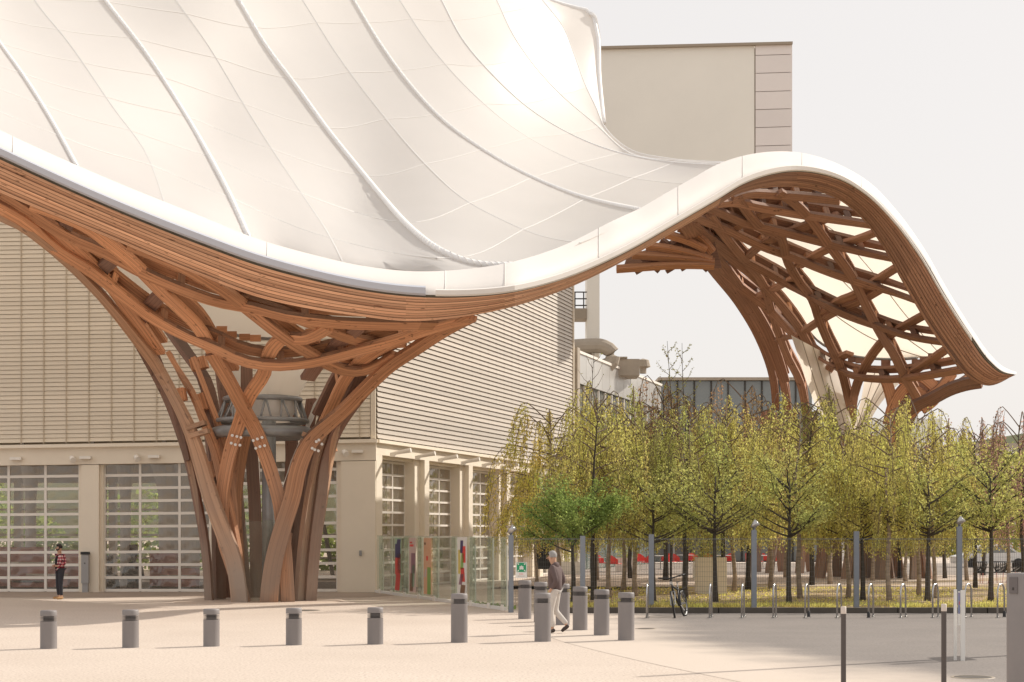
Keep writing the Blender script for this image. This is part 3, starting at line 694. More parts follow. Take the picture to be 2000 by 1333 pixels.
# "/" family (behind the front ones)
for pts, off in (([(640,640),(600,660),(547,664),(522,700),(518,723),(487,774),(464,836),(452,875),(440,930),(433,992),(437,1050),(456,1110),(476,1177)], 0.42),
                 ([(330,560),(300,590),(270,625)], 0.8), ([(230,500),(205,520),(180,545)], 0.7), ([(130,440),(110,455),(90,470)], 0.6),
                 ([(700,640),(665,668),(630,700),(600,740)], 1.0)):
    beam(pts, FR, off=off, m='spruce' if off < .5 else 'spruce_shaded', n=max(10, len(pts)*3), wd=lambda t: 0.38+0.06*t)
# sweeping edge to the front right foot
beam([(919,619),(865,647),(805,686),(760,716),(715,758),(670,803),(643,826),(604,866),(583,914),(571,969),(552,1031),(534,1101),(525,1177)], FR, wd=lambda t: 0.40+0.16*t, off=-0.05, n=44)
beam([(905,624),(850,656),(790,694),(740,735),(695,785),(655,845),(636,900),(626,972),(616,1050),(606,1177)], FR, off=0.75, m='spruce_shaded', n=30, wd=0.36)
twin([(836,640),(780,664),(728,690),(690,720),(672,745),(650,790),(634,825)], FR, off=0.8, m='spruce', m2='spruce_shaded', n=22)
twin([(772,660),(740,682),(712,712),(700,745),(676,790),(640,850)], FR, off=1.2, m='spruce_shaded', m2='spruce_shaded', n=18)
# cross planks low on the legs
for (x0, y0, x1, y1, Y) in ((366,838,402,826,53.6), (372,853,408,842,53.6), (588,862,612,872,53.9), (592,848,618,858,53.9)):
    a, b = P(x0, y0, Y), P(x1, y1, Y); cobj('tie_plank', MB().sweep([a, b], [Vector((0, -1, 0))]*2, 0.14, 0.5), 'spruce_pale')
# rear legs and planks seen between the front ones
rear = [
 ([(330,690,55.1),(345,718,55),(378,774,54.6),(397,820,54.4),(421,883,54.2),(433,933,54.1),(446,1000,54),(458,1060,54),(470,1177,54.1)], .38, 'spruce'),
 ([(330,640,57),(372,700,56.5),(394,731,56.2),(417,816,56),(424,900,55.8),(426,1000,55.7),(428,1170,55.6)], .55, 'spruce_shaded'),
 ([(430,690,57),(440,760,56.9),(450,850,56.7),(462,1000,56.6),(476,1170,56.6)], .50, 'spruce_shaded'),
 ([(366,875,55.2),(382,953,55.1),(396,1031,55),(404,1100,55),(407,1177,55)], .36, 'spruce_pale'),
 ([(688,760,54.8),(663,828,54.6),(645,898,54.6),(634,972,54.7),(622,1050,54.8),(612,1177,54.9)], .30, 'spruce_pale'),
 ([(655,800,54.6),(636,850,54.5),(624,883,54.4),(608,953,54.3),(596,1031,54.2),(584,1177,54.2)], .34, 'spruce_pale'),
 ([(640,800,57),(622,850,56.8),(610,930,56.7),(600,1031,56.6),(592,1170,56.6)], .42, 'spruce_shaded'),
 ([(610,780,57.2),(600,850,57),(590,930,57),(580,1031,57),(566,1170,57)], .4, 'spruce_shaded'),
 ([(560,700,57.4),(566,800,57.2),(570,900,57.1),(562,1000,57),(545,1170,57)], .4, 'spruce_shaded'),
 ([(480,700,57.5),(484,800,57.3),(492,900,57.2),(498,1000,57.1),(500,1170,57)], .4, 'spruce_shaded'),
 ([(408,800,57.2),(420,900,57),(432,1000,56.9),(450,1170,56.9)], .5, 'spruce_shaded'),
 ([(520,745,56),(498,800,55.8),(478,860,55.7),(466,930,55.6),(462,1000,55.5),(466,1080,55.5),(470,1177,55.5)], .34, 'spruce'),
 ([(378,700,54.9),(404,770,54.7),(440,880,54.5),(452,960,54.4),(460,1060,54.4)], .3, 'spruce'),
 ([(560,1040,54.2),(552,1100,54.2),(545,1177,54.2)], .36, 'spruce_pale'),
 ([(230,560,55),(262,610,55),(300,680,54.9),(330,760,54.8),(352,840,54.8),(366,900,54.8)], .3, 'spruce_shaded'),
 ([(150,500,53),(200,548,53.6),(260,620,54.4),(300,690,54.8)], .34, 'spruce_shaded'),
]
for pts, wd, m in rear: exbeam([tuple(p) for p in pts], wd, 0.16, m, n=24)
for (x, y, x2, y2, Y, wd) in ((392,770,402,800,55.6,.5), (402,905,410,935,55.4,.45), (386,700,392,722,55.6,.5), (655,760,662,780,55.6,.5), (640,860,646,884,55.4,.4), (348,760,352,784,54.4,.4),(425,860,428,900,55,.4),(414,960,420,1000,55,.4)):
    cobj('spacer_block', MB().sweep([P(x, y, Y), P(x2, y2, Y)], [Vector((0, -1, 0))]*2, wd, 0.5), 'spruce')
# bolts on the splice plates
def bolt(x, y, Y, r=0.045):
    m = MB(); c = P(x, y, Y); seg = 8; base = [c+Vector((math.cos(a)*r, 0, math.sin(a)*r)) for a in [2*math.pi*k/seg for k in range(seg)]]
    n0 = len(m.v); m.v += [tuple(p) for p in base]+[tuple(p+Vector((0, -0.05, 0))) for p in base]
    m.f.append(tuple(range(seg, 2*seg))); m.uv += [(0,0)]*seg
    for k in range(seg): m.f.append((k, (k+1) % seg, seg+(k+1) % seg, seg+k)); m.uv += [(0,0)]*4
    cobj('bolt', m, 'white_paint')
for x, y in ((495,861),(503,858),(512,855),(500,876),(508,873),(517,871)): bolt(x, y, FR(x, y)-0.0)
for x, y in ((454,851),(463,853),(471,855),(452,866),(460,869),(469,870)): bolt(x, y, FR(x, y)+0.24)
for x, y in ((618,863),(623,860),(629,868),(610,876),(615,879),(622,881)): bolt(x, y, FR(x, y)-0.2)

# inner membrane of the near column, seen through the lattice
top = cr([(120,440),(300,490),(450,535),(600,570),(750,590),(870,600)], 24); low = cr([(235,535),(330,602),(410,640),(470,657),(560,660),(640,640),(720,620)], 24)
rows = []
for k in range(8):
    s = k/7; rows.append([FR.pt(*(top[i]*(1-s)+low[i]*s), 1.7+0.9*s) for i in range(24)])
cobj('inner_membrane', MB().grid(rows), 'membrane_inner', True)
cobj('membrane_edge_cable', MB().tube([p+Vector((0, -.05, 0)) for p in rows[-1]], 0.05, 6), 'grey_steel', True)
for x, y in ((433,640),(452,650),(478,655),(499,657),(560,652),(607,645),(640,636),(660,628)):
    a = FR.pt(x, y+4, 2.2); cobj('lining_board', MB().box(-.16, .16, -.02, .02, -.1, .1, Matrix.Translation(a)), 'spruce')
# fabric throat above the ring
rows = []
for k in range(7):
    s = k/6; y = 712+(776-712)*s; xl = 500+4*s; xr = 628-45*s**.7; cx = (xl+xr)/2; hw = (xr-xl)/2
    rows.append([P(cx+hw*math.cos(a), y+8*math.sin(a)*(1-s), 55.0-1.3*math.sin(a)*hw/60) for a in np.linspace(0, math.pi*2, 25)])
cobj('fabric_throat', MB().grid(rows), 'membrane_inner', True)
rows = [[P(x, y, Y) for x, y, Y in ((430,700,56.5),(446,740,56.4),(452,770,56.3),(456,790,56.2))], [P(x, y, Y) for x, y, Y in ((470,700,56.2),(470,740,56.2),(470,770,56.1),(470,790,56))]]
cobj('fabric_throat', MB().grid(rows), 'membrane_inner', True)
rows = [[P(x, y, 55.2) for x, y in ((612,790),(590,850),(568,900),(553,948),(548,962))], [P(x, y, 55.0) for x, y in ((634,760),(612,820),(584,878),(560,930),(549,962))]]
cobj('drain_sheet', MB().grid(rows), 'membrane', True)
# steel tension ring with its crown
ring_c = Vector((-7.97, 55.0, 0))
def ring(name, px0, px1, py, r, m='grey_steel'):
    Y = 55.0; rad = (px1-px0)/2/F*Y; cx = ((px0+px1)/2-1000)/F*Y; z = CH+(HZ-py)/F*Y
    pts = [Vector((cx+rad*math.cos(a), Y+rad*math.sin(a), z)) for a in np.linspace(0, 2*math.pi, 41)]
    cobj(name, MB().tube(pts, r, 8, cap=False), m, True); return cx, rad, z
cx1, r1, z1 = ring('crown_ring', 440, 586, 781, 0.085); cx2, r2, z2 = ring('crown_ring', 424, 600, 823, 0.07); cx3, r3, z3 = ring('tension_ring', 424, 600, 846, 0.19)
for k in range(14):
    a = 2*math.pi*k/14; b = a+math.pi/14*(1 if k % 2 else -1)
    for aa in (a-.12, a+.12):
        cobj('ring_strut', MB().tube([Vector((cx1+r1*math.cos(a), 55+r1*math.sin(a), z1)), Vector((cx2+r2*math.cos(aa), 55+r2*math.sin(aa), z2))], 0.035, 6), 'grey_steel', True)
cobj('rain_funnel', MB().lathe([(1.05, 0.72), (1.0, .3), (0.85, 0.0)], 28, (cx1, 55, z2-0.02)), 'white_frame', True)
cobj('rain_pipe', MB().tube([Vector((cx1+.2, 55, z2)), Vector((cx1+.2, 55, 0))], 0.22, 14), 'grey_steel', True)
# glass lift/stair enclosure and plinth at the foot
for (x0, x1, y0, Y0, Y1) in ((478,516,1018,53.9,54.2), (516,552,1016,54.2,54.6)):
    a = P(x0, y0, Y0); b = P(x1, y0, Y1); m = MB(); m.quad(Vector((a.x, a.y, .05)), Vector((b.x, b.y, .05)), Vector((b.x, b.y, a.z)), Vector((a.x, a.y, a.z)))
    o = cobj('glass_screen', m, 'glass_green'); sm = o.modifiers.new('t', 'SOLIDIFY'); sm.thickness = 0.02
cobj('base_plinth', MB().lathe([(0.01, 0.03), (2.6, 0.03), (2.75, 0.0)], 48, (-8.0, 54.8, 0)), 'path_stone')

# ---- far vault
VA = TPS([(1340,435,62.5),(1390,408,63),(1450,385,64),(1500,374,64.5),(1600,382,65.2),(1700,448,66.5),(1790,590,68.2),(1870,715,69.2),(1500,480,69.5),(1620,480,69),(1600,600,73),(1700,640,72),(1720,560,70),(1500,600,79),(1440,560,78),(1530,740,85),(1450,600,81),(1400,500,72),(1630,720,76),(1670,780,77),(1740,738,73),(1510,741,86)])
VA_ = VA
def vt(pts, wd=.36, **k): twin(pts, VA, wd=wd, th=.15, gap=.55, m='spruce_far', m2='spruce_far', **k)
vt([(1430,390),(1465,379),(1500,380),(1560,384),(1640,392)], n=16, step=3)
vt([(1405,398),(1440,396),(1480,404),(1540,415),(1584,422),(1640,430),(1700,439)], n=22, step=3)
vt([(1386,407),(1420,421),(1457,436),(1500,446),(1563,462),(1626,478),(1689,493),(1740,504)], n=26, step=3)
vt([(1356,424),(1420,449),(1491,482),(1555,505),(1600,524),(1668,548),(1731,567),(1790,588)], n=30, step=3)
vt([(1341,434),(1390,467),(1442,502),(1499,533),(1563,569),(1634,607),(1710,636),(1773,657),(1838,668)], n=34, step=3)
vt([(1341,438),(1360,480),(1400,520),(1442,557),(1500,602),(1542,645),(1584,687),(1626,716),(1668,735),(1718,741),(1773,739),(1828,731),(1880,722)], n=40, wd=.44, step=3)
vt([(1336,440),(1386,520),(1442,591),(1480,655),(1510,741),(1515,800)], n=26)
vt([(1345,440),(1400,500),(1455,572),(1500,645),(1535,745)], n=22, step=3)
vt([(1352,436),(1420,498),(1480,548),(1530,600),(1566,650),(1590,700)], n=22, step=3)
vt([(1382,490),(1420,542),(1457,595),(1491,651),(1517,711),(1529,745),(1540,820)], n=24)
vt([(1385,420),(1409,452),(1439,490),(1465,520),(1491,557),(1506,606),(1517,640),(1536,692),(1562,745),(1575,830)], n=28)
vt([(1440,385),(1460,415),(1487,445),(1525,464),(1536,505),(1562,552),(1584,580),(1601,628),(1620,672),(1636,704),(1655,770),(1668,840)], n=32)
vt([(1520,376),(1546,392),(1580,425),(1620,480),(1660,535),(1695,605),(1725,660),(1745,690),(1762,726),(1790,775)], n=30)
for pts in ([(1716,452),(1668,470),(1640,478),(1590,500),(1560,520)], [(1765,515),(1740,530),(1700,556),(1676,573),(1636,590),(1600,620)], [(1720,565),(1700,577),(1676,590),(1640,605),(1590,634),(1560,655)],
            [(1812,612),(1769,636),(1735,657),(1700,698),(1680,735),(1665,790),(1668,840)], [(1852,680),(1811,708),(1770,735)], [(1640,420),(1600,432),(1560,446),(1500,470),(1450,510)], [(1560,400),(1520,410),(1470,425),(1430,450)],
            [(1560,540),(1520,560),(1480,580),(1450,600)], [(1660,690),(1640,700),(1620,720),(1600,760)], [(1500,680),(1530,660),(1560,660)]):
    beam(pts, VA, wd=.38, off=.5, m='spruce_far', n=14)
# membrane behind the vault's lattice
top = cr([(1375,405),(1440,372),(1500,360),(1570,362),(1650,392),(1720,470),(1790,590),(1860,700)], 30); low = cr([(1455,505),(1490,540),(1530,580),(1565,625),(1600,668),(1650,692),(1720,702),(1790,700)], 30)
rows = []
for k in range(9):
    s = k/8; rows.append([VA.pt(*(top[i]*(1-s)+low[i]*s), 2.4+0.6*math.sin(math.pi*s)) for i in range(30)])
cobj('inner_membrane', MB().grid(rows), 'membrane_inner', True)
cobj('membrane_edge_cable', MB().tube([p+Vector((0, -.05, 0)) for p in rows[-1]], 0.07, 6), 'grey_steel', True)
for k in (2, 4, 6): cobj('weld_seam', MB().tube([p+Vector((0, -.06, 0)) for p in rows[k]], 0.02, 4), 'post_metal')
for x, y in ((1665,697),(1680,699),(1730,703),(1755,705),(1790,702),(1806,696),(1822,690)):
    cobj('lining_board', MB().box(-.2, .2, -.02, .02, -.12, .12, Matrix.Translation(VA.pt(x, y+6, 2.0))), 'spruce_shaded')
# fabric funnels of the far columns
for (lft, rgt) in (([(1545,655),(1560,700),(1580,760),(1605,820),(1630,870)], [(1630,700),(1640,740),(1650,780),(1662,820),(1668,870)]),
                   ([(1690,722),(1684,770),(1672,820),(1660,870)], [(1765,742),(1740,765),(1712,800),(1690,850),(1684,880)])):
    a = cr(lft, 14); b = cr(rgt, 14); rows = []
    for k in range(9):
        s = k/8; rows.append([P(*(a[i]*(1-s)+b[i]*s), 78.5-1.6*math.sin(math.pi*s)) for i in range(14)])
    cobj('fabric_funnel', MB().grid(rows), 'membrane_inner', True)
    for k in (2, 4, 6): cobj('weld_seam', MB().tube([p+Vector((0, -.03, 0)) for p in rows[k]], 0.02, 4), 'post_metal')
# rear right edge of the vault and the column under it
q = cr([(1915,744),(1890,748),(1860,757),(1819,778),(1785,795),(1760,815),(1730,860),(1715,910)], 26)
for off, m in ((0, 'spruce_shaded'), (0.8, 'spruce_shaded')):
    cobj('beam', MB().sweep([P(x, y+4*off, 72+4*k/25+off) for k, (x, y) in enumerate(q)], [Vector((.3, -1, -.4))]*26, .5, .2), m)
for pts in ([(1800,735),(1830,770),(1800,800)], [(1860,728),(1840,755),(1800,785),(1745,850)], [(1760,738),(1790,765),(1815,778)], [(1790,735),(1750,780),(1735,830)], [(1900,735),(1870,755)], [(1730,742),(1745,800),(1735,880)]):
    q = cr(pts, 12); cobj('beam', MB().sweep([P(x, y, 74.5) for x, y in q], [Vector((.2, -1, -.2))]*12, .45, .2), 'spruce')
a = cr([(1790,742),(1765,775),(1745,820),(1725,920)], 12); b = cr([(1900,745),(1850,765),(1800,800),(1770,920)], 12)
cobj('column_boarding', MB().grid([[P(*(a[i]*(1-s)+b[i]*s), 75.5) for i in range(12)] for s in (0, .33, .66, 1)]), 'spruce_shaded')
# distant underside of the opposite eave
fan = [[(1204,533),(1260,529),(1320,525),(1395,526)], [(1235,505),(1290,509),(1350,514),(1395,520)], [(1262,488),(1300,492),(1350,503),(1390,515)], [(1300,465),(1345,478),(1380,495)], [(1325,452),(1365,470),(1392,500)]]
for k, pts in enumerate(fan):
    q = cr(pts, 10)
    for off in (0, .7): cobj('beam', MB().sweep([P(x, y-6-3*off, 66+off) for x, y in q], [Vector((0, -.5, -1))]*10, .3, .14), 'spruce')
for pts in ([(1290,470),(1320,495),(1340,526)], [(1330,455),(1350,490),(1385,526)], [(1255,500),(1275,515),(1290,528)], [(1240,530),(1290,500),(1330,470)], [(1300,528),(1340,505),(1370,490)]):
    q = cr(pts, 8); cobj('beam', MB().sweep([P(x, y, 67) for x, y in q], [Vector((0, -.5, -1))]*8, .36, .14), 'spruce_shaded')
rows = [[P(x, y, 68.5) for x, y in ((1215,530),(1280,526),(1340,524),(1410,524))], [P(x, y, 68.5) for x, y in ((1225,500),(1290,480),(1340,455),(1395,470))]]
cobj('eave_boarding', MB().grid(rows), 'spruce_shaded')

# legs of the far columns, down to the ground behind the trees
for (cx, Y0, r0, r1, ztop, pxs) in ((1542, 87, 1.3, 1.9, 8.2, (0, .8, 1.6, 2.4, 3.2, 4.0, 4.8, 5.6)), (1668, 77, 0.9, 1.7, 6.4, (0.3, 1.1, 1.9, 2.7, 3.5, 4.3, 5.1, 5.9)), (1740, 76, 1.0, 1.7, 6.0, (0.3, 1.1, 1.9, 2.7, 3.5, 4.3, 5.1, 5.9))):
    X0 = (cx-1000)/F*Y0
    for a in pxs:
        tw = .5
        pts = [Vector((X0+(r1+(r0-r1)*t)*math.cos(a+tw*t), Y0+(r1+(r0-r1)*t)*math.sin(a+tw*t), ztop*t)) for t in np.linspace(0, 1, 10)]
        cobj('beam', MB().sweep(pts, [Vector((p.x-X0, p.y-Y0, 0)) for p in pts], .42, .16), 'spruce_far')
# ================= buildings behind =================
def solid(pts_xy, z0, z1):
    """prism over a ground polygon"""
    m = MB(); n = len(pts_xy); m.v = [(x, y, z0) for x, y in pts_xy]+[(x, y, z1) for x, y in pts_xy]
    m.f = [tuple(range(n))[::-1], tuple(range(n, 2*n))]; m.uv = [(0,0)]*2*n
    for k in range(n): m.f.append((k, (k+1) % n, n+(k+1) % n, n+k)); m.uv += [(0,0)]*4
    return m
# raised gallery box
gal = thing('gallery_box', 'plain beige gallery block with a strip of stacked cladding panels rising behind the roof', 'building', (19, 96, 0))
def par(o, root):
    o.parent = root; o.matrix_parent_inverse = root.matrix_world.inverted() if False else Matrix.LocRotScale(root.location, root.rotation_euler, (1,1,1)).inverted(); return o
Yg = 96.0; x0, x1, x2 = (1120-1000)/F*Yg, (1474.5-1000)/F*Yg, (1547-1000)/F*Yg
zt = Zp(87, Yg); zs_ = 0.0
m = MB(); bot = Zp(346, Yg)
m.v = [(x0, Yg, bot), (x1-.03, Yg, bot), (x1-.03, Yg, zt), (x0, Yg, Zp(97, Yg)), (x0, Yg+14, bot), (x2+1, Yg+14, bot), (x2+1, Yg+14, zt), (x0, Yg+14, Zp(97, Yg))]
m.f = [(0,1,2,3), (1,5,6,2), (5,4,7,6), (4,0,3,7), (3,2,6,7), (0,4,5,1)]; m.uv = [(0,0)]*24
par(obj('front_wall', m, MATS['panel_beige']), gal)
par(obj('roof_coping', MB().sweep([Vector((x0, Yg-.08, Zp(96.5, Yg))), Vector((x2, Yg-.08, Zp(86, Yg)))], [Vector((0,-1,0))]*2, .14, .3), MATS['post_metal']), gal)
ys = [86, 107, 142, 178, 213, 248, 284, 320, 343]
for a, b in zip(ys[:-1], ys[1:]):
    m = MB(); za, zb = Zp(a, Yg)-.018, Zp(b, Yg)+.018; d_ = .18
    m.v = [(x1+.03, Yg-.05, zb-.06), (x2, Yg-.05, zb), (x2, Yg-.05, za), (x1+.03, Yg-.05, za-.06), (x1+.03, Yg+.2, zb-.06), (x2, Yg+2, zb), (x2, Yg+2, za), (x1+.03, Yg+.2, za-.06)]
    m.f = [(0,1,2,3), (1,5,6,2), (5,4,7,6), (4,0,3,7), (3,2,6,7), (0,4,5,1)]; m.uv = [(0,0)]*24
    par(obj('cladding_panel', m, MATS['panel_pinkish']), gal)
par(obj('panel_backing', MB().box(x1-.1, x2-.05, Yg+.08, Yg+1.8, bot, zt-.2), MATS['post_metal']), gal)
# beige concrete lift shaft with access bridge and railings
sh = thing('lift_shaft', 'tall narrow beige concrete shaft beside the louvred hall', 'tower', (4.4, 100, 0))
Ys = 100.0
par(obj('shaft', MB().box((1146.5-1000)/F*Ys, (1171-1000)/F*Ys, Ys, Ys+2.5, 0, Zp(320, Ys)), MATS['panel_beige']), sh)
par(obj('access_bridge', MB().box((1115-1000)/F*Ys, (1146-1000)/F*Ys, Ys-.1, Ys+1.6, Zp(623, Ys), Zp(603, Ys)), MATS['post_metal']), sh)
for zr in (571, 584, 597):
    par(obj('railing', MB().tube([P(1112, zr, Ys), P(1146, zr, Ys)], .04, 6), MATS['dark']), sh)
for xr in (1123, 1140): par(obj('railing_post', MB().tube([P(xr, 603, Ys), P(xr, 570, Ys)], .04, 6), MATS['dark']), sh)
# low wing continuing the line of the hall
wing = thing('glazed_wing', 'low wing with pale metal parapet and strip windows beyond the hall', 'building', (5, 95, 0))
def wbox(mb, t0, t1, n0, n1, z0, z1): return mb.box(t0, t1, n0, n1, z0, z1, M2)
def wob(name, mb, m): return par(obj(name, mb, MATS[m]), wing)
T0, T1 = 29.0, 51.5
nseg = 12
for k in range(nseg):
    a = T0+.6+(T1-T0-.6)*k/nseg; b = T0+.6+(T1-T0-.6)*(k+1)/nseg; wob('parapet_panel', wbox(MB(), a+.02, b-.02, -.1, 0.02, 10.0, 11.55), 'panel_metal')
wob('parapet_coping', wbox(MB(), T0+.5, T1, -.3, .10, 11.56, 11.7), 'white_frame')
wob('corner_pier', wbox(MB(), T0, T0+.55, -.6, .15, 0, 11.8), 'concrete')
wob('window_band', wbox(MB(), T0+.6, T1, -.25, -.15, 7.0, 9.95), 'glass_far')
for k in range(14):
    a = T0+.7+k*1.6; wob('mullion', wbox(MB(), a, a+.09, -.14, -.02, 7.0, 9.95), 'white_frame')
wob('wing_wall', wbox(MB(), T0+.56, T1, -3, -.5, 0.0, 11.5), 'interior')
wob('sill_band', wbox(MB(), T0+.6, T1, -.4, 0.03, 4.6, 6.98), 'concrete')
for k in range(10):
    a = T0+1+k*2.2; wob('ground_window', wbox(MB(), a, a+1.9, -.2, -.1, .2, 4.4), 'glass_far')
# rooftop plant: fat silver ducts and a boxed unit
dz = 11.7
pts = [P(x, y, 99) for x, y in cr([(1118,678),(1150,676),(1180,678),(1196,690),(1194,708),(1180,716)], 14)]
wob('ventilation_duct', MB().tube(pts, .42, 12), 'concrete')
wob('ventilation_duct', MB().tube([P(1122, 690, 99.5), P(1140, 700, 99.5), P(1165, 712, 99.5)], .45, 10), 'concrete')
wob('plant_unit', MB().box((1197-1000)/F*101, (1248-1000)/F*101, 100.5, 103, Zp(735, 101), Zp(703, 101)), 'concrete')
wob('plant_unit_lid', MB().box((1203-1000)/F*101, (1224-1000)/F*101, 100.4, 102.9, Zp(702.6, 101), Zp(699, 101)), 'post_metal')
wob('roof_vent', MB().lathe([(0, .9), (.35, .8), (.45, .4), (.2, .3), (.2, 0)], 12, ((1256-1000)/F*104, 104, Zp(730, 104))), 'concrete')
# long grey glazed facade closing the court
fac = thing('glazed_facade', 'long dark grey glazed facade across the end of the court behind the trees', 'building', (15, 118, 0))
Yf = 118.0
for k in range(9):
    a = (1290+k*33-1000)/F*Yf; b = (1290+(k+1)*33-1000)/F*Yf
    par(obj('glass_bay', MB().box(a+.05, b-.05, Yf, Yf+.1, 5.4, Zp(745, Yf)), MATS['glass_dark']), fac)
    par(obj('mullion', MB().box(a-.05, a+.05, Yf-.1, Yf+.1, 5.4, Zp(744, Yf)), MATS['dark']), fac)
par(obj('eave', MB().box((1285-1000)/F*Yf, (1588-1000)/F*Yf, Yf-.3, Yf+3, Zp(744, Yf)+.01, Zp(738, Yf)), MATS['concrete']), fac)
par(obj('facade_core', MB().box((1285-1000)/F*Yf, (1588-1000)/F*Yf, Yf+.4, Yf+3, 4.9, Zp(745, Yf)), MATS['interior']), fac)
par(obj('canopy_slab', MB().box((1100-1000)/F*112, (1590-1000)/F*Yf, 113.5, Yf+3, 4.75, 5.15), MATS['concrete']), fac)
for k in range(16):
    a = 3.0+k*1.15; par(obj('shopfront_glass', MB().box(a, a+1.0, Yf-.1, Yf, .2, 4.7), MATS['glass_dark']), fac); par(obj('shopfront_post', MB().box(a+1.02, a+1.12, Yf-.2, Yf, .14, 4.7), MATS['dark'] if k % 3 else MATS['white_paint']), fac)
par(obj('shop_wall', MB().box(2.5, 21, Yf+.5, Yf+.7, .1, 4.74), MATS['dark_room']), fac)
# white pavilion far behind with an orange doorway
pv = thing('white_pavilion', 'plain white low building with an orange doorway far behind the tree trunks', 'building', (26, 130, 0))
par(obj('wall', MB().box((1585-1000)/F*130, (1752-1000)/F*130, 130, 136, 0, 6.2), MATS['white_paint']), pv)
par(obj('roof_edge', MB().box((1583-1000)/F*130, (1755-1000)/F*130, 129.8, 136.2, 6.2, 6.5), MATS['concrete']), pv)
par(obj('door', MB().box((1655-1000)/F*130, (1694-1000)/F*130, 129.9, 130, .05, 1.9), MATS['orange']), pv)
par(obj('dark_opening', MB().box((1570-1000)/F*129.8+1, (1612-1000)/F*129.8, 129.9, 130, .15, 2.6), MATS['dark']), pv)
pv2 = thing('far_shed', 'long white flat-roofed building on the horizon at the east side', 'building', (60, 190, 0))
par(obj('wall', MB().box(33, 42, 170, 180, 0, 13.2), MATS['white_paint']), pv2)
par(obj('wall', MB().box(49, 110, 190, 200, 0, 11.3), MATS['white_paint']), pv2)
par(obj('roof_edge', MB().box(48.7, 110.5, 189.6, 200, 11.3, 11.8), MATS['concrete']), pv2)
for k in range(14): par(obj('window', MB().box(51+k*4, 53.4+k*4, 189.8, 189.95, 6.5, 8.6), MATS['glass_far']), pv2)
tag(obj('distant_hill', MB().grid([[Vector((x, 420, -2)) for x in range(-500, 900, 40)], [Vector((x, 430, 19+7*math.sin(x*.011)+4*math.sin(x*.05))) for x in range(-500, 900, 40)], [Vector((x, 600, 30)) for x in range(-500, 900, 40)]]), MATS['hill'], None, True), kind='structure')

# ================= things on the forecourt =================
# ---- things inside the hall (seen through the roller doors)
def figure(px, Y, top, lab):
    t = thing('statue', lab, 'statue', ((px-1000)/F*Y, Y, 0)); h = Zp(top, Y)
    m = MB().lathe([(0, h), (.16, h), (.16, h-.30), (.27, h-.31), (.27, h-.34), (.13, h-.36), (.12, h-.5), (.08, h-.62)], 14); o = obj('hat_and_head', m, MATS['black'], t)
    o = obj('torso', MB().lathe([(.08, h-.62), (.28, h-.72), (.30, h-1.0), (.22, h-1.35), (.27, h-1.6)], 12), MATS['black'], t)
    obj('lower_body', MB().lathe([(.27, h-1.6), (.25, h-1.95), (.30, .02)], 12), MATS['red_dull'], t)
    for s in (-1, 1): obj('arm', MB().tube([Vector((s*.26, 0, h-.75)), Vector((s*.36, -.1, h-1.15)), Vector((s*.05, -.3, h-1.25))], .07, 8), MATS['black'], t)
figure(213, 63.7, 1085, 'dark figure in a top hat standing behind the glazed door next to the pier')
figure(261, 63.75, 1064, 'taller dark figure in a top hat behind the middle of the glazed door')
for (px, Y, w_, h_, d_, lab) in ((98, 65.2, 1.5, .9, .8, 'dull red crate behind the bearded man'), (142, 65.6, .9, 1.5, .8, 'upright faded red cabinet behind the glazed door by the ashtray'), (30, 66.2, 2.4, 1.6, .9, 'wide faded red machine deep inside the hall'), (322, 66.6, 1.0, 1.45, .8, 'faded red cabinet behind the second glazed door'), (352, 65.6, 1.3, .8, .8, 'low dull red crate behind the second glazed door'), (60, 65.0, 1.2, .5, .6, 'low red trolley load just inside the first door')):
    t = thing('display_crate', lab, 'crate', ((px-1000)/F*Y, Y, 0)); obj('box', MB().box(-w_/2, w_/2, -d_/2, d_/2, .12, h_), MATS['red_dull'], t)
    obj('rail', MB().box(-w_/2-.03, w_/2+.03, -d_/2-.04, -d_/2-.005, h_*.6, h_*.6+.08), MATS['white_paint'] if w_ > 1.2 else MATS['dark'], t); obj('skid', MB().box(-w_/2, w_/2, -d_/2, d_/2, .012, .115), MATS['dark'], t)

# ---- ashtray bin on the pier
t = thing('ashtray_bin', 'slim grey steel wall bin with dark slot on the cream pier', 'bin', (X(172), 62.6, 0.33), 0)
obj('body', MB().box(-.13, .13, -.09, .09, 0, 1.02), MATS['bin_grey'], t); obj('hood', MB().box(-.15, .15, -.11, .1, 1.03, 1.13), MATS['black'], t); obj('lock', MB().box(-.02, .02, -.1, -.09, .7, .74), MATS['dark'], t); obj('foot', MB().box(-.1, .1, -.06, .06, -.33, 0), MATS['bin_grey'], t)

# ---- bollards
def bollard(h, r, label, group, x, y):
    t = thing('bollard', label, 'bollard', (x, y, 0), 0, group)
    zb = h*0.80 if h > .85 else h*.72
    zc = h-.10
    body = [(r, 0.0), (r, zb)]
    obj('post', MB().lathe([(r+.004, 0), (r, .02), (r, zb)], 28), MATS['bollard_grey'], t, True)
    n_ = 4; g0 = zb; dz_ = (zc-zb)/n_
    prof = []
    for k in range(n_): prof += [(r-.06, g0+k*dz_), (r-.06, g0+k*dz_+dz_*.66), (r, g0+k*dz_+dz_*.68), (r, g0+(k+1)*dz_-.001)]
    obj('louvre_ring', MB().lathe([(r-.002, zb-.001)]+prof, 28), MATS['bollard_grey'], t); obj('louvre_core', MB().lathe([(r-.059, zb+.001), (r-.059, zc-.002)], 24), MATS['bollard_dark'], t)
    obj('cap', MB().lathe([(r, zc), (r, h-.02), (r-.012, h), (0.0, h+.004)], 28), MATS['bollard_grey'], t, True)
    return t
DX = lambda px, py: G(px, py)
b0 = None
gs = 'short bollards across the forecourt'; gt = 'tall bollards beside the roadway'
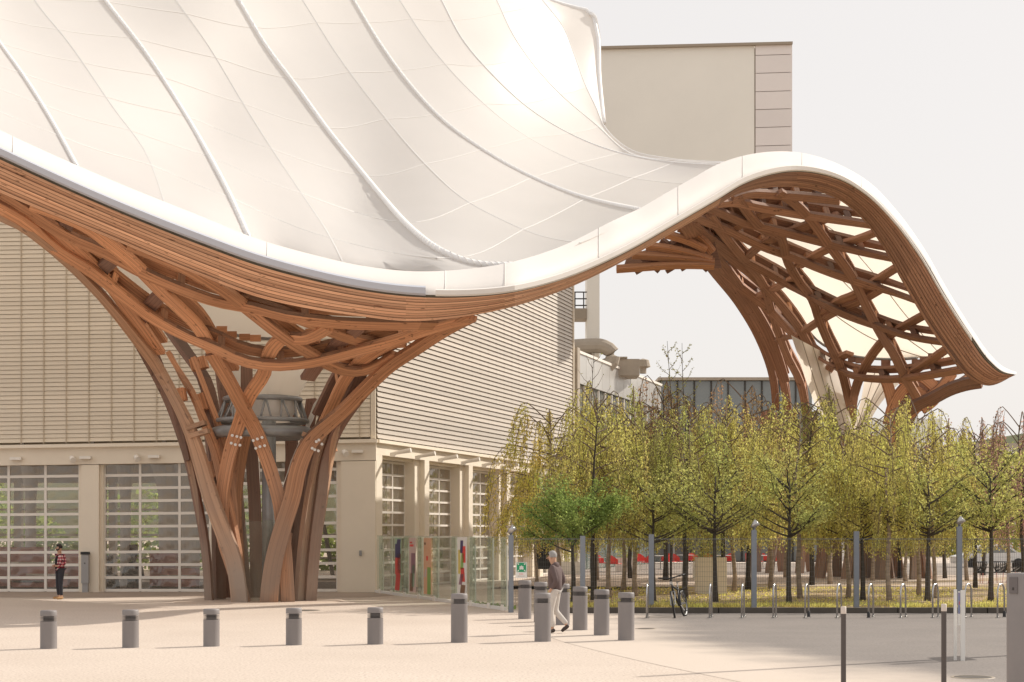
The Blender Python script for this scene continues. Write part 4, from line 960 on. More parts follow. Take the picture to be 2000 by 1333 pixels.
shorts = [(95, 1268, 'outermost short bollard, at the west end of the row'), (255, 1266, 'short bollard in front of the pier with the ashtray bin'), (413, 1263.5, 'short bollard in front of the left foot of the timber column'), (574, 1261, 'short bollard in front of the right foot of the timber column'), (733, 1259.5, 'short bollard in line with the corner of the hall, nearest the tall ones')]
talls = [(897, 1256, 'tall bollard standing alone in front of the glass fence'), (1060, 1254, 'tall bollard just in front of the walking man'), (1223, 1252, 'easternmost tall bollard, at the roadway edge'), (1175, 1242, 'tall bollard second nearest the roadway'), (1133, 1232, 'tall bollard third from the roadway end, beside the steel post'), (1099, 1222, 'tall bollard half hidden behind the walking man'), (1056, 1216, 'tall bollard hidden behind the one in front of the walking man'), (1025, 1210, 'darker tall bollard at the back next to the fence sign')]
for k, (px, py, lab) in enumerate(shorts):
    p = G(px, py-1)
    if k == 0: bs0 = bollard(.715, .155, lab, gs, p.x, p.y)
    else: c = copy_tree(bs0); c.location = (p.x, p.y, 0); c['label'] = lab
for k, (px, py, lab) in enumerate(talls):
    p = G(px, py-1)
    if k == 0: bt0 = bollard(.965, .165, lab, gt, p.x, p.y)
    else: c = copy_tree(bt0); c.location = (p.x, p.y, 0); c['label'] = lab
# ---- slim steel posts with pale caps
for k, (px, lab, tp) in enumerate(((1647.5, 'slim dark steel post with pale cap, the one further from the white marker', 1185), (1843.5, 'slim dark steel post with pale cap close to the white marker', 1180))):
    Y = 22.6; t = thing('slim_post', lab, 'post', ((px-1000)/F*Y, Y, 0), 0, 'slim steel posts'); zt_ = Zp(tp, Y)
    obj('shaft', MB().lathe([(.034, 0), (.034, zt_-.095)], 16), MATS['post_dark'], t, True); obj('cap', MB().lathe([(.036, zt_-.094), (.036, zt_-.006), (.03, zt_), (0, zt_)], 16), MATS['cap_pale'], t, True)
# ---- white marker stele
Y = gy(1291); t = thing('marker_sign', 'white twin-post marker with a narrow blue printed plate', 'sign', ((1874-1000)/F*Y, Y, 0))
hh = Zp(1152, Y)
obj('post', MB().box(-.075, -.03, .05, .10, 0, hh), MATS['white_paint'], t); obj('post', MB().box(.012, .078, -.07, -.02, 0, hh-.01), MATS['white_paint'], t)
obj('plate', MB().box(-.028, .010, -.01, .0, .60, hh-.03), MATS['white_paint'], t)
obj('print', MB().box(-.024, .004, -.013, -.0105, .80, hh-.05), MATS['print_blue'], t); obj('print_stripe', MB().box(-.012, -.002, -.0155, -.0135, .95, hh-.2), MATS['red'], t)
# ---- big grey pillar at the edge
Y = 20.5; t = thing('service_pillar', 'thick grey cylindrical service pillar with a small hatch', 'pillar', ((1999-1000)/F*Y, Y, 0)); hh = Zp(1119, Y); rr = .192
obj('body', MB().lathe([(rr, 0), (rr, hh-.03), (rr-.01, hh-.008), (0, hh)], 40), MATS['bollard_grey'], t, True)
Mh = Matrix.Rotation(R(-52), 4, 'Z'); obj('hatch', MB().box(-.055, .055, -rr-.008, -rr+.01, hh-.24, hh-.05, Mh), MATS['hatch_grey'], t); obj('lock', MB().box(-.01, .01, -rr-.014, -rr-.009, hh-.2, hh-.17, Mh), MATS['dark'], t)
# ---- lamp pole just outside the picture whose shadow crosses the foreground
t = thing('lamp_pole', 'tall slender steel pole with a small sign board beside the roadway', 'pole', (10.6, 31.9, 0))
obj('pole', MB().tube([Vector((0,0,0)), Vector((0,0,7.4))], .085, 12), MATS['galv'], t, True); obj('sign_board', MB().box(-.02, .02, -.5, .5, 2.3, 2.9), MATS['white_paint'], t)
# ---- cycle hoops
hoops = [(1264, 1207, .04, 'hoop of the cycle stand nearest the bollards, beside the steel fence post'), (1388, 1207, .10, 'second cycle hoop, just beyond the parked bicycle'), (1451, 1207, .12, 'third cycle hoop from the bicycle end'), (1513, 1207, .14, 'fourth cycle hoop, in front of a dark trunk'), (1576, 1207, .17, 'fifth cycle hoop, with a dark foot sleeve'), (1639, 1207, .2, 'sixth cycle hoop, behind the slim post with pale cap'), (1701, 1207, .22, 'seventh cycle hoop, just past the fence post, with a dark sleeve'), (1764, 1207, .24, 'eighth cycle hoop, middle of the bare trunks'), (1827, 1207, .26, 'ninth cycle hoop, behind the second slim post'), (1891, 1207, .29, 'tenth cycle hoop, behind the white marker'), (1955, 1207, .31, 'last cycle hoop, beside the grey service pillar')]
hm = None
for k, (px, py, wd_, lab) in enumerate(hoops):
    Y = gy(py); x = (px-1000)/F*Y; ang = math.atan2(.42*1, wd_*1.1)
    h_ = .87; rr = .24; pts = [Vector((-rr, 0, 0)), Vector((-rr, 0, h_-rr))]+[Vector((-rr*math.cos(a), 0, h_-rr+rr*math.sin(a))) for a in np.linspace(.3, math.pi-.3, 9)]+[Vector((rr, 0, h_-rr)), Vector((rr, 0, 0))]
    if hm is None: hm = MB().tube(pts, .024, 10).mesh('cycle_hoop', MATS['stainless'], True); sm_ = MB().lathe([(.04, 0), (.04, .14), (.027, .16)], 12).mesh('foot_sleeve', MATS['black'], True); fm_ = MB().lathe([(.06, 0), (.06, .012), (.025, .014)], 12).mesh('base_flange', MATS['stainless'])
    t = thing('cycle_hoop', lab, 'bike rack', (x, Y, 0), math.acos(min(1, (wd_*.85+.02)/(2*rr))), 'cycle hoops along the kerb')
    add('tube', hm, t)
    for s in (-1, 1):
        f_ = add('base_flange', fm_, t); f_.location = (s*rr, 0, .004)
    if k in (4, 6, 10): f_ = add('foot_sleeve', sm_, t); f_.location = (rr if k != 6 else -rr, 0, 0)
# ---- fence posts and wire mesh
Yp = 47.15
pst = [(998, 1034, 1, 'galvanised end post with a round lamp at the end of the glass fence'), (1138, 1047, 0, 'galvanised fence post behind the tall bollards'), (1272, 1044, 0, 'galvanised fence post beside the parked bicycle'), (1472.5, 1024, 1, 'galvanised fence post topped with a lamp between the third and fourth hoops'), (1672.5, 1038, 0, 'galvanised fence post behind the slim post with pale cap'), (1873.5, 1017, 1, 'galvanised fence post topped with a lamp behind the white marker')]
for k, (px, tp, lamp, lab) in enumerate(pst):
    x = (px-1000)/F*Yp; zt_ = Zp(tp+(12 if lamp else 0), Yp); t = thing('fence_post', lab, 'post', (x, Yp, .0), 0, 'steel fence posts')
    obj('profile', MB().box(-.07, .07, -.06, .06, 0, zt_), MATS['galv'], t)
    if lamp:
        obj('lamp_neck', MB().tube([Vector((0,0,zt_)), Vector((0,0,zt_+.06))], .04, 10), MATS['galv'], t); obj('lamp_head', MB().tube([Vector((-.05,0,zt_+.06)), Vector((0.02,-.02,zt_+.15)), Vector((.09,-.05,zt_+.22))], lambda s_: .075+.03*s_, 12), MATS['stainless'], t, True)
px_all = [(998-1000)/F*Yp]+[(p[0]-1000)/F*Yp for p in pst[1:]]+[(2073-1000)/F*Yp]
fnames = ['wire mesh fence bay with the assembly sign, next to the glass fence', 'wire mesh fence bay behind the tall bollards', 'wire mesh fence bay behind the parked bicycle', 'wire mesh fence bay between the lamp post and the slim post', 'wire mesh fence bay in the middle of the birch grove', 'wire mesh fence bay beside the service pillar']
for k, (a, b) in enumerate(zip(px_all[:-1], px_all[1:])):
    t = thing('mesh_fence', fnames[k], 'fence', (a, Yp+.05, .12), 0, 'wire mesh fence bays'); m = MB(); L = b-a; hf = 1.86; nx = int(L/.062); wr = .0022
    for i in range(1, nx):
        x = L*i/nx; m.box(x-wr, x+wr, -wr, wr, 0.05, hf)
    obj('upright_wires', m, MATS['wire'], t); m = MB()
    for j in range(14): z = .05+hf*j/14; m.box(.08, L-.08, wr, wr*3.4, z-wr, z+wr)
    obj('cross_wires', m, MATS['wire'], t); obj('top_wire', MB().box(.08, L-.08, -.008, .008, hf+.0, hf+.02), MATS['wire'], t)
# ---- assembly point sign
Y = 47.0; p = P(1018.5, 1120, Y); t = thing('assembly_point_sign', 'white and green emergency assembly point sign on the wire fence', 'sign', (p.x, Y, p.z))
W_, H_ = 22.5/F*Y, 47/F*Y*.98; W_ = .30; H_ = .56
p0 = P(1007.5, 1105, Y)
obj('plate', MB().box(-W_/2, W_/2, 0, .012, -.13, -.13+.43), MATS['white_paint'], t)
obj('green_field', MB().box(-.128, .128, -.004, -.001, .03, .285), MATS['sign_green'], t)
m = MB()
def disc(mb, cx, cz, r, y=-.0075, seg=10, sx=1):
    i = len(mb.v); mb.v += [(cx+r*sx*math.cos(2*math.pi*k/seg), y, cz+r*math.sin(2*math.pi*k/seg)) for k in range(seg)]; mb.f.append(tuple(range(i, i+seg))); mb.uv += [(0,0)]*seg
for cx, cz, r in ((0, .185, .021), (-.036, .172, .018), (.036, .172, .018), (-.02, .16, .016), (.02, .16, .016)): disc(m, cx, cz, r)
obj('people_heads', m, MATS['white_paint'], t); m = MB()
for cx, cz in ((0, .135), (-.034, .128), (.034, .128)): disc(m, cx, cz, .032, -.0072, 12, .7)
obj('people_bodies', m, MATS['white_paint'], t)
for sx in (-1, 1):
    for sz in (-1, 1):
        m = MB(); c = Vector((sx*.088, -.0075, .158+sz*.09)); d = Vector((-sx, 0, -sz)).normalized(); n_ = Vector((-d.z, 0, d.x))
        pts = [c+d*.030, c+n_*.026-d*.002, c+n_*.010-d*.002, c+n_*.010-d*.032, c-n_*.010-d*.032, c-n_*.010-d*.002, c-n_*.026-d*.002]
        m.v = [tuple(q) for q in pts]; m.f = [tuple(range(7))]; m.uv = [(0,0)]*7; obj('arrow', m, MATS['white_paint'], t)
m = MB()
x = -.06
for w__ in (.022, .016, .028, .02): m.box(x, x+w__, -.003, -.001, -.030, -.014); x += w__+.007
obj('red_lettering', m, MATS['red'], t); m = MB(); x = -.10
for w__ in (.03, .02, .035, .025, .03, .02): m.box(x, x+w__, -.003, -.001, -.085, -.072); x += w__+.008
obj('small_lettering', m, MATS['post_metal'], t)
# ---- glass fence with posters
A0 = Vector((X(737), 62.6, 0)); A1 = Vector(((987-1000)/F*48.4, 48.4, 0)); LG = (A1-A0).length; dG = (A1-A0).normalized(); aG = math.atan2(dG.y, dG.x); nG = 10
def gfrac(px):   # where along the fence a column of the photograph falls
    s_ = (px-1000)/F; return (s_*A0.y-A0.x)/(dG.x-s_*dG.y)
gf = thing('glass_fence', 'green tinted glass screen fence with art posters leading to the hall corner', 'fence', A0, aG)
bounds = [0]+[gfrac(p) for p in (746, 769, 795, 823, 853, 889, 925, 960)]+[LG]
for k, (a, b) in enumerate(zip(bounds[:-1], bounds[1:])):
    ov = .20
    obj('glass_panel', MB().box(a-.0, b+ov*.4, .012*(-1)**k, .012*(-1)**k+.012, .10, 2.05), MATS['glass_green'], gf)
    obj('glass_fin', MB().box(b-.22, b+.16, -.06, -.048, .12, 2.03), MATS['glass_green2'], gf)
    obj('steel_post', MB().box(b-.02, b+.02, .03, .07, .0, 2.0 if k % 2 else 1.8), MATS['white_frame'], gf)
    obj('base_rail', MB().box(a, b-.003, -.07, .07, 0, .09), MATS['white_paint'], gf)
    obj('shoe', MB().box(b-.1, b+.1, -.11, -.072, 0, .16), MATS['white_frame'], gf)
def poster(px0, px1, cols, lab_shapes, z0=.18, z1=1.98):
    a, b = gfrac(px0), gfrac(px1); w_ = b-a
    obj('poster', MB().box(a, b, -.078, -.064, z0, z1), MATS[cols], gf)
    for (u0, u1, v0, v1, mm, sk) in lab_shapes:
        m = MB(); zA, zB = z0+(z1-z0)*v0, z0+(z1-z0)*v1; xa, xb = a+w_*u0, a+w_*u1; sk_ = w_*sk
        m.quad((xa, -.0805, zA), (xb, -.0805, zA), (xb+sk_, -.0805, zB), (xa+sk_, -.0805, zB)); obj('poster_print', m, MATS[mm], gf)
poster(775.5, 787.5, 'poster_green', [(0, .75, .0, .30, 'red', .2), (.05, .85, .30, .62, 'red', 0), (.05, .9, .62, .88, 'print_navy', -.0), (.45, 1, .33, .70, 'print_brown', 0), (.55, .9, .40, .60, 'white_paint', 0), (.3, .9, .88, .97, 'print_navy', .1)])
poster(803.5, 816, 'poster_pink', [(.1, .6, .02, .35, 'print_brown', .1), (.3, .9, .35, .72, 'print_mauve', .05), (.1, .7, .84, .88, 'red', 0), (.1, .5, .90, .93, 'red', 0), (.4, .8, .1, .5, 'poster_green', .1)])
poster(832, 846.5, 'poster_orange', [(.5, .95, .0, .48, 'print_green', 0), (.05, .35, .3, .45, 'poster_pink', .1), (.35, .6, .60, .68, 'red', 0), (.05, .3, .88, .92, 'print_brown', 0)])
poster(898, 916, 'white_paint', [(.3, .8, .12, .25, 'print_brown', .1), (.15, .5, .25, .42, 'print_mauve', .2), (.45, .85, .30, .52, 'red', -.1), (.1, .35, .42, .80, 'print_yellow', 0), (.35, .65, .5, .75, 'print_green', .1), (.55, .9, .60, .86, 'red', 0), (.3, .6, .75, .95, 'print_navy', .05), (.2, .7, .03, .07, 'post_metal', 0)], .12, 2.02)
m = MB(); m.quad((gfrac(748)-.28, -.02, 1.55), (gfrac(748)-.10, -.02, 1.55), (gfrac(748)-.16, -.02, 1.8), (gfrac(748)-.22, -.02, 1.8)); obj('etched_mark', m, MATS['grey_steel'], gf)
for px, py, r_, lab in ((598, 1193, .35, 'round iron cover in the paving behind the fourth short bollard'), (1900, 1324, .28, 'small round iron cover in the roadway beside the service pillar'), (1262, 1229, .2, 'small iron cover in the roadway near the tall bollards')):
    p = G(px, py); t = thing('manhole_cover', lab, 'manhole cover', (p.x, p.y, 0)); obj('rim', MB().lathe([(r_+.05, .0045), (r_+.04, .012), (r_, .012)], 24), MATS['post_metal'], t); obj('lid', MB().lathe([(r_-.004, .010), (0, .011)], 24), MATS['kerb_stone'], t)
# ================= trees =================
def leaf_mesh(name, cen, dirs, size, m, rs, aspect=.55):
    """one small pointed four-cornered leaf at every centre"""
    n = len(cen); a = rs.normal(size=(n, 3)); a[:, 2] *= .6
    d = dirs+a*.55; d /= np.linalg.norm(d, axis=1)[:, None]
    s = np.cross(d, rs.normal(size=(n, 3))); s /= np.linalg.norm(s, axis=1)[:, None]+1e-9
    L = size*rs.uniform(.7, 1.3, n)[:, None]
    v = np.stack([cen, cen+d*L*.5+s*L*aspect*.5, cen+d*L, cen+d*L*.5-s*L*aspect*.5], 1).reshape(-1, 3)
    me = bpy.data.meshes.new(name); me.vertices.add(4*n); me.vertices.foreach_set('co', v.ravel().astype(np.float32))
    me.loops.add(4*n); me.loops.foreach_set('vertex_index', np.arange(4*n, dtype=np.int32))
    me.polygons.add(n); me.polygons.foreach_set('loop_start', np.arange(0, 4*n, 4, dtype=np.int32)); me.polygons.foreach_set('loop_total', np.full(n, 4, dtype=np.int32))
    me.materials.append(m); me.update(calc_edges=True); return me
def leafmat(name, col, tcol, fac=.45, var=.35):
    m = bpy.data.materials.new(name); m.use_nodes = True; n = m.node_tree.nodes; l = m.node_tree.links; n.clear()
    o = n.new('ShaderNodeOutputMaterial'); d = n.new('ShaderNodeBsdfDiffuse'); t = n.new('ShaderNodeBsdfTranslucent')
    geo = n.new('ShaderNodeNewGeometry'); tc = n.new('ShaderNodeTexCoord'); no = n.new('ShaderNodeTexNoise'); no.inputs['Scale'].default_value = 1.1; l.new(tc.outputs['Object'], no.inputs['Vector'])
    oi = n.new('ShaderNodeObjectInfo')
    def chain(c):
        h = n.new('ShaderNodeHueSaturation'); h.inputs['Color'].default_value = (*c, 1)
        mr = n.new('ShaderNodeMapRange'); mr.inputs[3].default_value = 1-var; mr.inputs[4].default_value = 1+var; l.new(geo.outputs['Random Per Island'], mr.inputs[0]); l.new(mr.outputs[0], h.inputs['Value'])
        mh = n.new('ShaderNodeMapRange'); mh.inputs[1].default_value = .3; mh.inputs[2].default_value = .7; mh.inputs[3].default_value = .488; mh.inputs[4].default_value = .53; l.new(no.outputs[0], mh.inputs[0]); l.new(mh.outputs[0], h.inputs['Hue'])
        return h.outputs[0]
    l.new(chain(col), d.inputs[0]); l.new(chain(tcol), t.inputs[0])
    a = n.new('ShaderNodeMixShader'); a.inputs[0].default_value = fac; l.new(d.outputs[0], a.inputs[1]); l.new(t.outputs[0], a.inputs[2]); l.new(a.outputs[0], o.inputs[0]); return m
LF = {'birch': leafmat('birch_leaf', (.57, .51, .19), (.74, .65, .21)), 'gold': leafmat('golden_leaf', (.72, .60, .20), (.86, .74, .24)), 'green': leafmat('fresh_leaf', (.25, .32, .11), (.42, .50, .14)),
      'olive': leafmat('olive_leaf', (.43, .42, .16), (.59, .57, .18)), 'pink': leafmat('budding_leaf', (.50, .33, .20), (.62, .40, .22)), 'russet': leafmat('russet_leaf', (.44, .26, .23), (.55, .32, .27))}
mat('bark_dark', (0.055, 0.045, 0.036), 0.95, nscale=9, namt=.6, col2=(.11, .09, .07), stretch=(1, 1, .3), var=.2)
mat('bark_pale', (0.47, 0.37, 0.28), 0.85, nscale=5, namt=.8, col2=(.12, .09, .07), stretch=(.5, .5, 2.5), var=.15)
mat('twig', (0.17, 0.12, 0.085), 0.95)
def birch_parts(h, rad, seed, nleaf, kind, tmat, crown0=.38, lean=0.0):
    rad *= 1.12; nleaf = int(nleaf*1.05)
    rs = np.random.RandomState(seed); r_ = random.Random(seed)
    tp = [Vector((0,0,-.1))]; ht = h*.93; ph = r_.uniform(0, 6)
    for k in range(1, 12):
        t = k/11; tp.append(Vector((lean*t+.10*math.sin(ph+t*5)*t+.05*math.sin(ph+t*13), .10*math.cos(ph*1.3+t*4)*t, ht*t)))
    r0 = .036+.008*h; tr = MB().tube(tp, lambda t: r0*(1-.85*t)*(1.25 if t < .02 else 1), 8)
    br = MB(); cen = []; drs = []
    nb = 26; strands = []
    for b in range(nb):
        t = crown0+(1-crown0)*(b+.5)/nb; base = tp[0].lerp(tp[0], 0); f = t*11; i = min(int(f), 10); base = tp[i].lerp(tp[i+1], f-i)
        az = b*2.4+r_.uniform(-.5, .5); reach = rad*(.70+.42*t-.75*max(0, t-.86)/.14*.6)*r_.uniform(.55, 1.15); up = (.30+.45*t)*r_.uniform(.3, 1.2)*h*.15
        pts = []
        for k in range(8):
            s = k/7; pts.append(base+Vector((math.cos(az)*reach*math.sin(s*1.57), math.sin(az)*reach*math.sin(s*1.57), up*math.sin(s*2.4)*1.2-max(0, s-.5)*1.5*(.5+t))))
        br.tube(pts, lambda s: .022*(1-.75*s), 4, cap=False)
        for k in range(9):
            s = r_.uniform(.25, 1); fi = s*7; j = min(int(fi), 6); p = pts[j].lerp(pts[j+1], fi-j)
            L = r_.uniform(.5, 2.6)*min(1.0, (p.z-1.2)/2.2+.15); 
            if p.z-L < 1.35+.5*r_.random(): L = max(.3, p.z-1.4-.6*r_.random())
            out = Vector((math.cos(az), math.sin(az), 0))*r_.uniform(.05, .35)
            sp = [p, p+out*.5+Vector((r_.uniform(-.1,.1), r_.uniform(-.1,.1), -L*.3)), p+out*.8+Vector((r_.uniform(-.12,.12), r_.uniform(-.12,.12), -L*.65)), p+out+Vector((r_.uniform(-.15,.15), r_.uniform(-.15,.15), -L))]
            strands.append((sp, L))
            br.tube(sp, lambda s: .006, 3, cap=False)
    tot = sum(L for _, L in strands)
    for sp, L in strands:
        n = max(3, int(nleaf*L/tot)); u = rs.uniform(0, 1, n)*3
        for q in u:
            j = min(int(q), 2); p = sp[j].lerp(sp[j+1], q-j); cen.append(p); drs.append((0, 0, -.8))
    cen = np.array([tuple(p) for p in cen])+rs.normal(size=(len(cen), 3))*.055
    return tr.mesh('trunk', MATS[tmat], True), br.mesh('branches', MATS['twig']), leaf_mesh('foliage', cen, np.array(drs), .075, LF[kind], rs)
def round_parts(h, rad, seed, nleaf, kind, z0=1.75, spread=1.0):
    rs = np.random.RandomState(seed); r_ = random.Random(seed)
    ph = r_.uniform(0, 6); tp = [Vector((.05*math.sin(ph+t*4)*t, .04*math.cos(ph+t*5)*t, -.1+(h*.8)*t)) for t in np.linspace(0, 1, 9)]
    tr = MB().tube(tp, lambda t: .085*(1-.8*t)*(1.3 if t < .02 else 1), 8); br = MB(); cen = []; drs = []
    tips = []
    for b in range(22):
        t = r_.uniform(0, 1)**1.3; z = z0+(h*.74-z0)*t; base = Vector((0, 0, z)); az = b*2.4+r_.uniform(-.4, .4)
        reach = rad*(1-.45*t)*r_.uniform(.8, 1.05); el = .45+.6*t
        pts = [base+Vector((math.cos(az+.15*math.sin(s*3+b))*reach*s, math.sin(az+.15*math.sin(s*3+b))*reach*s, reach*el*s**1.25*.95)) for s in np.linspace(0, 1, 7)]
        br.tube(pts, lambda s: .026*(1-.75*s), 4, cap=False)
        for k in range(7):
            s = r_.uniform(.25, .95); fi = s*6; j = min(int(fi), 5); p = pts[j].lerp(pts[j+1], fi-j)
            d = Vector((math.cos(az+r_.uniform(-1.2, 1.2)), math.sin(az+r_.uniform(-1.2, 1.2)), r_.uniform(.1, 1.0))).normalized()*r_.uniform(.3, .75)*rad/1.5
            q = [p, p+d*.5+Vector((0, 0, .03)), p+d]; br.tube(q, lambda s: .009*(1-.6*s), 3, cap=False); tips.append(q)
    per = max(1, nleaf//len(tips))
    for q in tips:
        n = int(per*rs.uniform(.4, 1.6)); u = rs.uniform(0, 1, n)**.7*2
        for w_ in u:
            j = min(int(w_), 1); cen.append(q[j].lerp(q[j+1], w_-j)); drs.append((0, 0, -.2))
    cen = np.array([tuple(p) for p in cen])+rs.normal(size=(len(cen), 3))*.09*rad/1.4
    return tr.mesh('trunk', MATS['bark_dark'], True), br.mesh('branches', MATS['bark_dark']), leaf_mesh('foliage', cen, np.array(drs), .07, LF[kind], rs, .7)
BV = [birch_parts(6.0, 1.6, 11+i, 11000, k, 'bark_pale', .36, .1*(-1)**i) for i, k in enumerate(('birch', 'birch', 'olive', 'birch'))]
BG = birch_parts(5.6, 1.9, 31, 15000, 'gold', 'bark_pale', .42, -.25)
BD = [birch_parts(6.3, 1.6, 41+i, 11000, k, 'bark_dark', .40) for i, k in enumerate(('birch', 'olive'))]
BP = [birch_parts(6.2, 1.4, 51, 7000, 'pink', 'bark_dark', .45), birch_parts(6.0, 1.5, 52, 6000, 'russet', 'bark_dark', .45)]
RV = [round_parts(4.3, 1.55, 61+i, nl, k) for i, (nl, k) in enumerate(((4200, 'olive'), (3000, 'olive'), (5200, 'birch')))]
RG = round_parts(3.6, 1.7, 71, 13000, 'green', 1.5)
def tree(parts, px, py, label, grp, sc=1.0, rz=0.0, sz=None):
    Y = gy(py); x = (px-1000)/F*Y; t = thing('birch_tree' if 'birch' in label else 'young_tree', label, 'tree', (x, Y, .13), rz, grp); t.scale = (sc, sc, sz or sc)
    for nm, me in zip(('trunk', 'branches', 'foliage'), parts): add(nm, me, t)
    return t
gb, gr_ = 'birches of the grove', 'small round-headed trees along the fence'
T_ = [
 # px, base row, variant, scale, label
 (1120, 1188, RG, .95, 'small round tree with dense bright green leaves behind the walking man', gr_),
 (1092, 1160, BG, .84, 'golden weeping birch spilling in front of the louvred wall', gb),
 (1048, 1150, BG, .64, 'smaller golden weeping birch nearest the hall windows', gb),
 (1159, 1183, BD[0], .86, 'dark-stemmed birch directly beyond the steel post by the tall bollards', gb),
 (1189, 1177, BV[0], .88, 'pale-barked birch between the two tallest bollards', gb),
 (1217, 1162, BV[1], .95, 'slim white birch just above the easternmost tall bollard', gb),
 (1241, 1175, BV[2], .90, 'white birch to the west of the first cycle hoop', gb),
 (1276, 1185, RV[0], 1.0, 'round-headed tree rising behind the fence post by the bicycle', gr_),
 (1339, 1178, BD[1], .92, 'mottled birch directly behind the bicycle handlebar', gb),
 (1397, 1187, RV[1], 1.0, 'round-headed tree beside the second cycle hoop', gr_),
 (1413, 1168, BD[0], 1.0, 'dark birch just beyond the second cycle hoop', gb),
 (1433, 1165, BV[3], .9, 'thin pale birch between the second and third hoops', gb),
 (1461, 1160, BP[0], 1.02, 'birch with pinkish buds behind the third hoop', gb),
 (1505, 1157, BV[0], 1.05, 'tall weeping birch by the red chairs on the terrace', gb),
 (1541, 1188, RV[0], 1.0, 'round-headed tree with a dark stem between fourth and fifth hoops', gr_),
 (1563, 1180, BV[1], .92, 'pale birch just west of the fifth hoop', gb),
 (1585, 1150, BD[1], 1.1, 'dark birch in the second rank behind the fifth hoop', gb),
 (1622, 1148, BV[2], 1.05, 'weeping birch whose branches hang low behind the sixth hoop', gb),
 (1656, 1177, BV[3], .98, 'leaning pale birch just before the middle fence post', gb),
 (1685, 1182, RV[2], 1.0, 'round-headed tree immediately east of the middle fence post', gr_),
 (1704, 1141, BV[0], 1.1, 'pale birch standing on the path edge beyond the seventh hoop', gb),
 (1725, 1138, BD[0], 1.1, 'thin dark birch in front of the white pavilion wall', gb),
 (1738, 1184, BV[1], 1.0, 'white birch with black scars between seventh and eighth hoops', gb),
 (1757, 1136, BD[1], 1.1, 'dark birch far back beyond the eighth hoop', gb),
 (1769, 1142, BV[2], 1.05, 'pale birch far back beyond the eighth hoop', gb),
 (1794, 1172, BV[3], 1.02, 'stout pale birch between eighth and ninth hoops', gb),
 (1812, 1185, RV[1], 1.08, 'round-headed tree with thick dark stem near the ninth hoop', gr_),
 (1824, 1178, BV[0], .96, 'pale birch touching the dark stem near the ninth hoop', gb),
 (1846, 1136, BP[1], 1.1, 'russet-leaved birch in the back rank near the fence lamp', gb),
 (1889, 1142, BV[1], 1.08, 'pale leaning birch beyond the lamp-topped post', gb),
 (1905, 1158, BD[0], 1.0, 'dark-stemmed birch beside the black wire chair', gb),
 (1935, 1183, RV[0], 1.06, 'round-headed tree before the last hoop', gr_),
 (1971, 1160, BV[2], 1.05, 'pale birch next to the grey service pillar', gb),
 (1996, 1170, BP[1], 1.0, 'reddish budding birch at the east edge of the picture', gb),
 (1300, 1140, BP[0], 1.22, 'tall birch with pinkish spring shoots in the middle of the back rank', gb),
 (1370, 1134, BP[0], 1.12, 'budding birch in the back rank above the bicycle', gb),
 (1165, 1140, BV[3], 1.05, 'pale birch of the back rank near the glazed wing', gb),
 (1232, 1136, BD[1], 1.10, 'olive birch of the back rank in front of the terrace door', gb),
 (1535, 1134, BV[2], 1.22, 'large weeping birch under the far timber column', gb),
 (1640, 1133, BV[0], 1.0, 'large birch of the back rank before the fabric funnels', gb),
 (1785, 1130, BV[3], 1.2, 'tallest birch, arching its twigs in front of the canopy tip', gb),
 (1920, 1130, BP[1], 1.25, 'russet birch of the back rank far east', gb),
]
for i, (px, py, v, s, lab, g) in enumerate(T_):
    if px > 1645 and v not in RV: s *= .86
    tree(v, px, py, lab, g, s*(1.27 if v is BG else 1.10 if (v in BV or v in BD or v in BP) else 1.0), (i*1.7) % 6.28 if v is not BG else 0.4*i, s*(1.25 if v is BG else 1.10 if (v in BV or v in BD or v in BP) else 1.0)*(1+.10*math.sin(i*2.3)))
# two bare upright shoots rising above the crowns
for k, (px, py, top, lab) in enumerate(((1310, 1150, 668, 'bare sapling with a few spring leaves, the tallest shoot above the crowns'), (1341, 1152, 672, 'second bare sapling shoot just beside the tallest one'), (1163, 1160, 690, 'thin leafless sapling in front of the glazed wing parapet'))):
    Y = gy(py); h = Zp(top, Y)-.1; r_ = random.Random(90+k); x = (px-1000)/F*Y; t = thing('sapling', lab, 'tree', (x, Y, .13), 0, 'upright saplings')
    tp = [Vector((.18*math.sin(s*4+k)*s, 0, h*s)) for s in np.linspace(0, 1, 12)]; obj('trunk', MB().tube(tp, lambda s: .05*(1-.85*s), 6), MATS['bark_dark'], t); br = MB(); cen = []
    for b in range(22):
        s = .45+.53*b/22; p = Vector((.18*math.sin(s*4+k)*s, 0, h*s)); az = b*2.4; L = (1-s)*2.0+.35
        q = [p, p+Vector((math.cos(az)*L*.45, math.sin(az)*L*.45, L*.35)), p+Vector((math.cos(az)*L*.8, math.sin(az)*L*.8, L*.9))]; br.tube(q, lambda s: .014*(1-.7*s), 3, cap=False)
        for n_ in range(16 if k < 2 else 2): u = r_.uniform(.3, 1)*2; j = min(int(u), 1); cen.append(tuple(q[j].lerp(q[j+1], u-j)+Vector((r_.uniform(-.06,.06),)*3)))
    obj('branches', br, MATS['twig'], t); rs = np.random.RandomState(k); add('foliage', leaf_mesh('foliage', np.array(cen), np.zeros((len(cen), 3)), .085, LF['olive'], rs, .5), t)
# background mass of far trees near the horizon
rs = np.random.RandomState(5)
cen = np.c_[rs.uniform(30, 110, 26000), rs.uniform(150, 162, 26000), np.zeros(26000)]; cen[:, 2] = rs.uniform(0, 1, 26000)**.8*(6.0+2.2*np.sin(cen[:, 0]*.31)+1.3*np.sin(cen[:, 0]*.9))
tag(add('distant_wood', leaf_mesh('distant_wood', cen, np.zeros((26000, 3)), .55, LF['olive'], rs, .8)), kind='stuff')
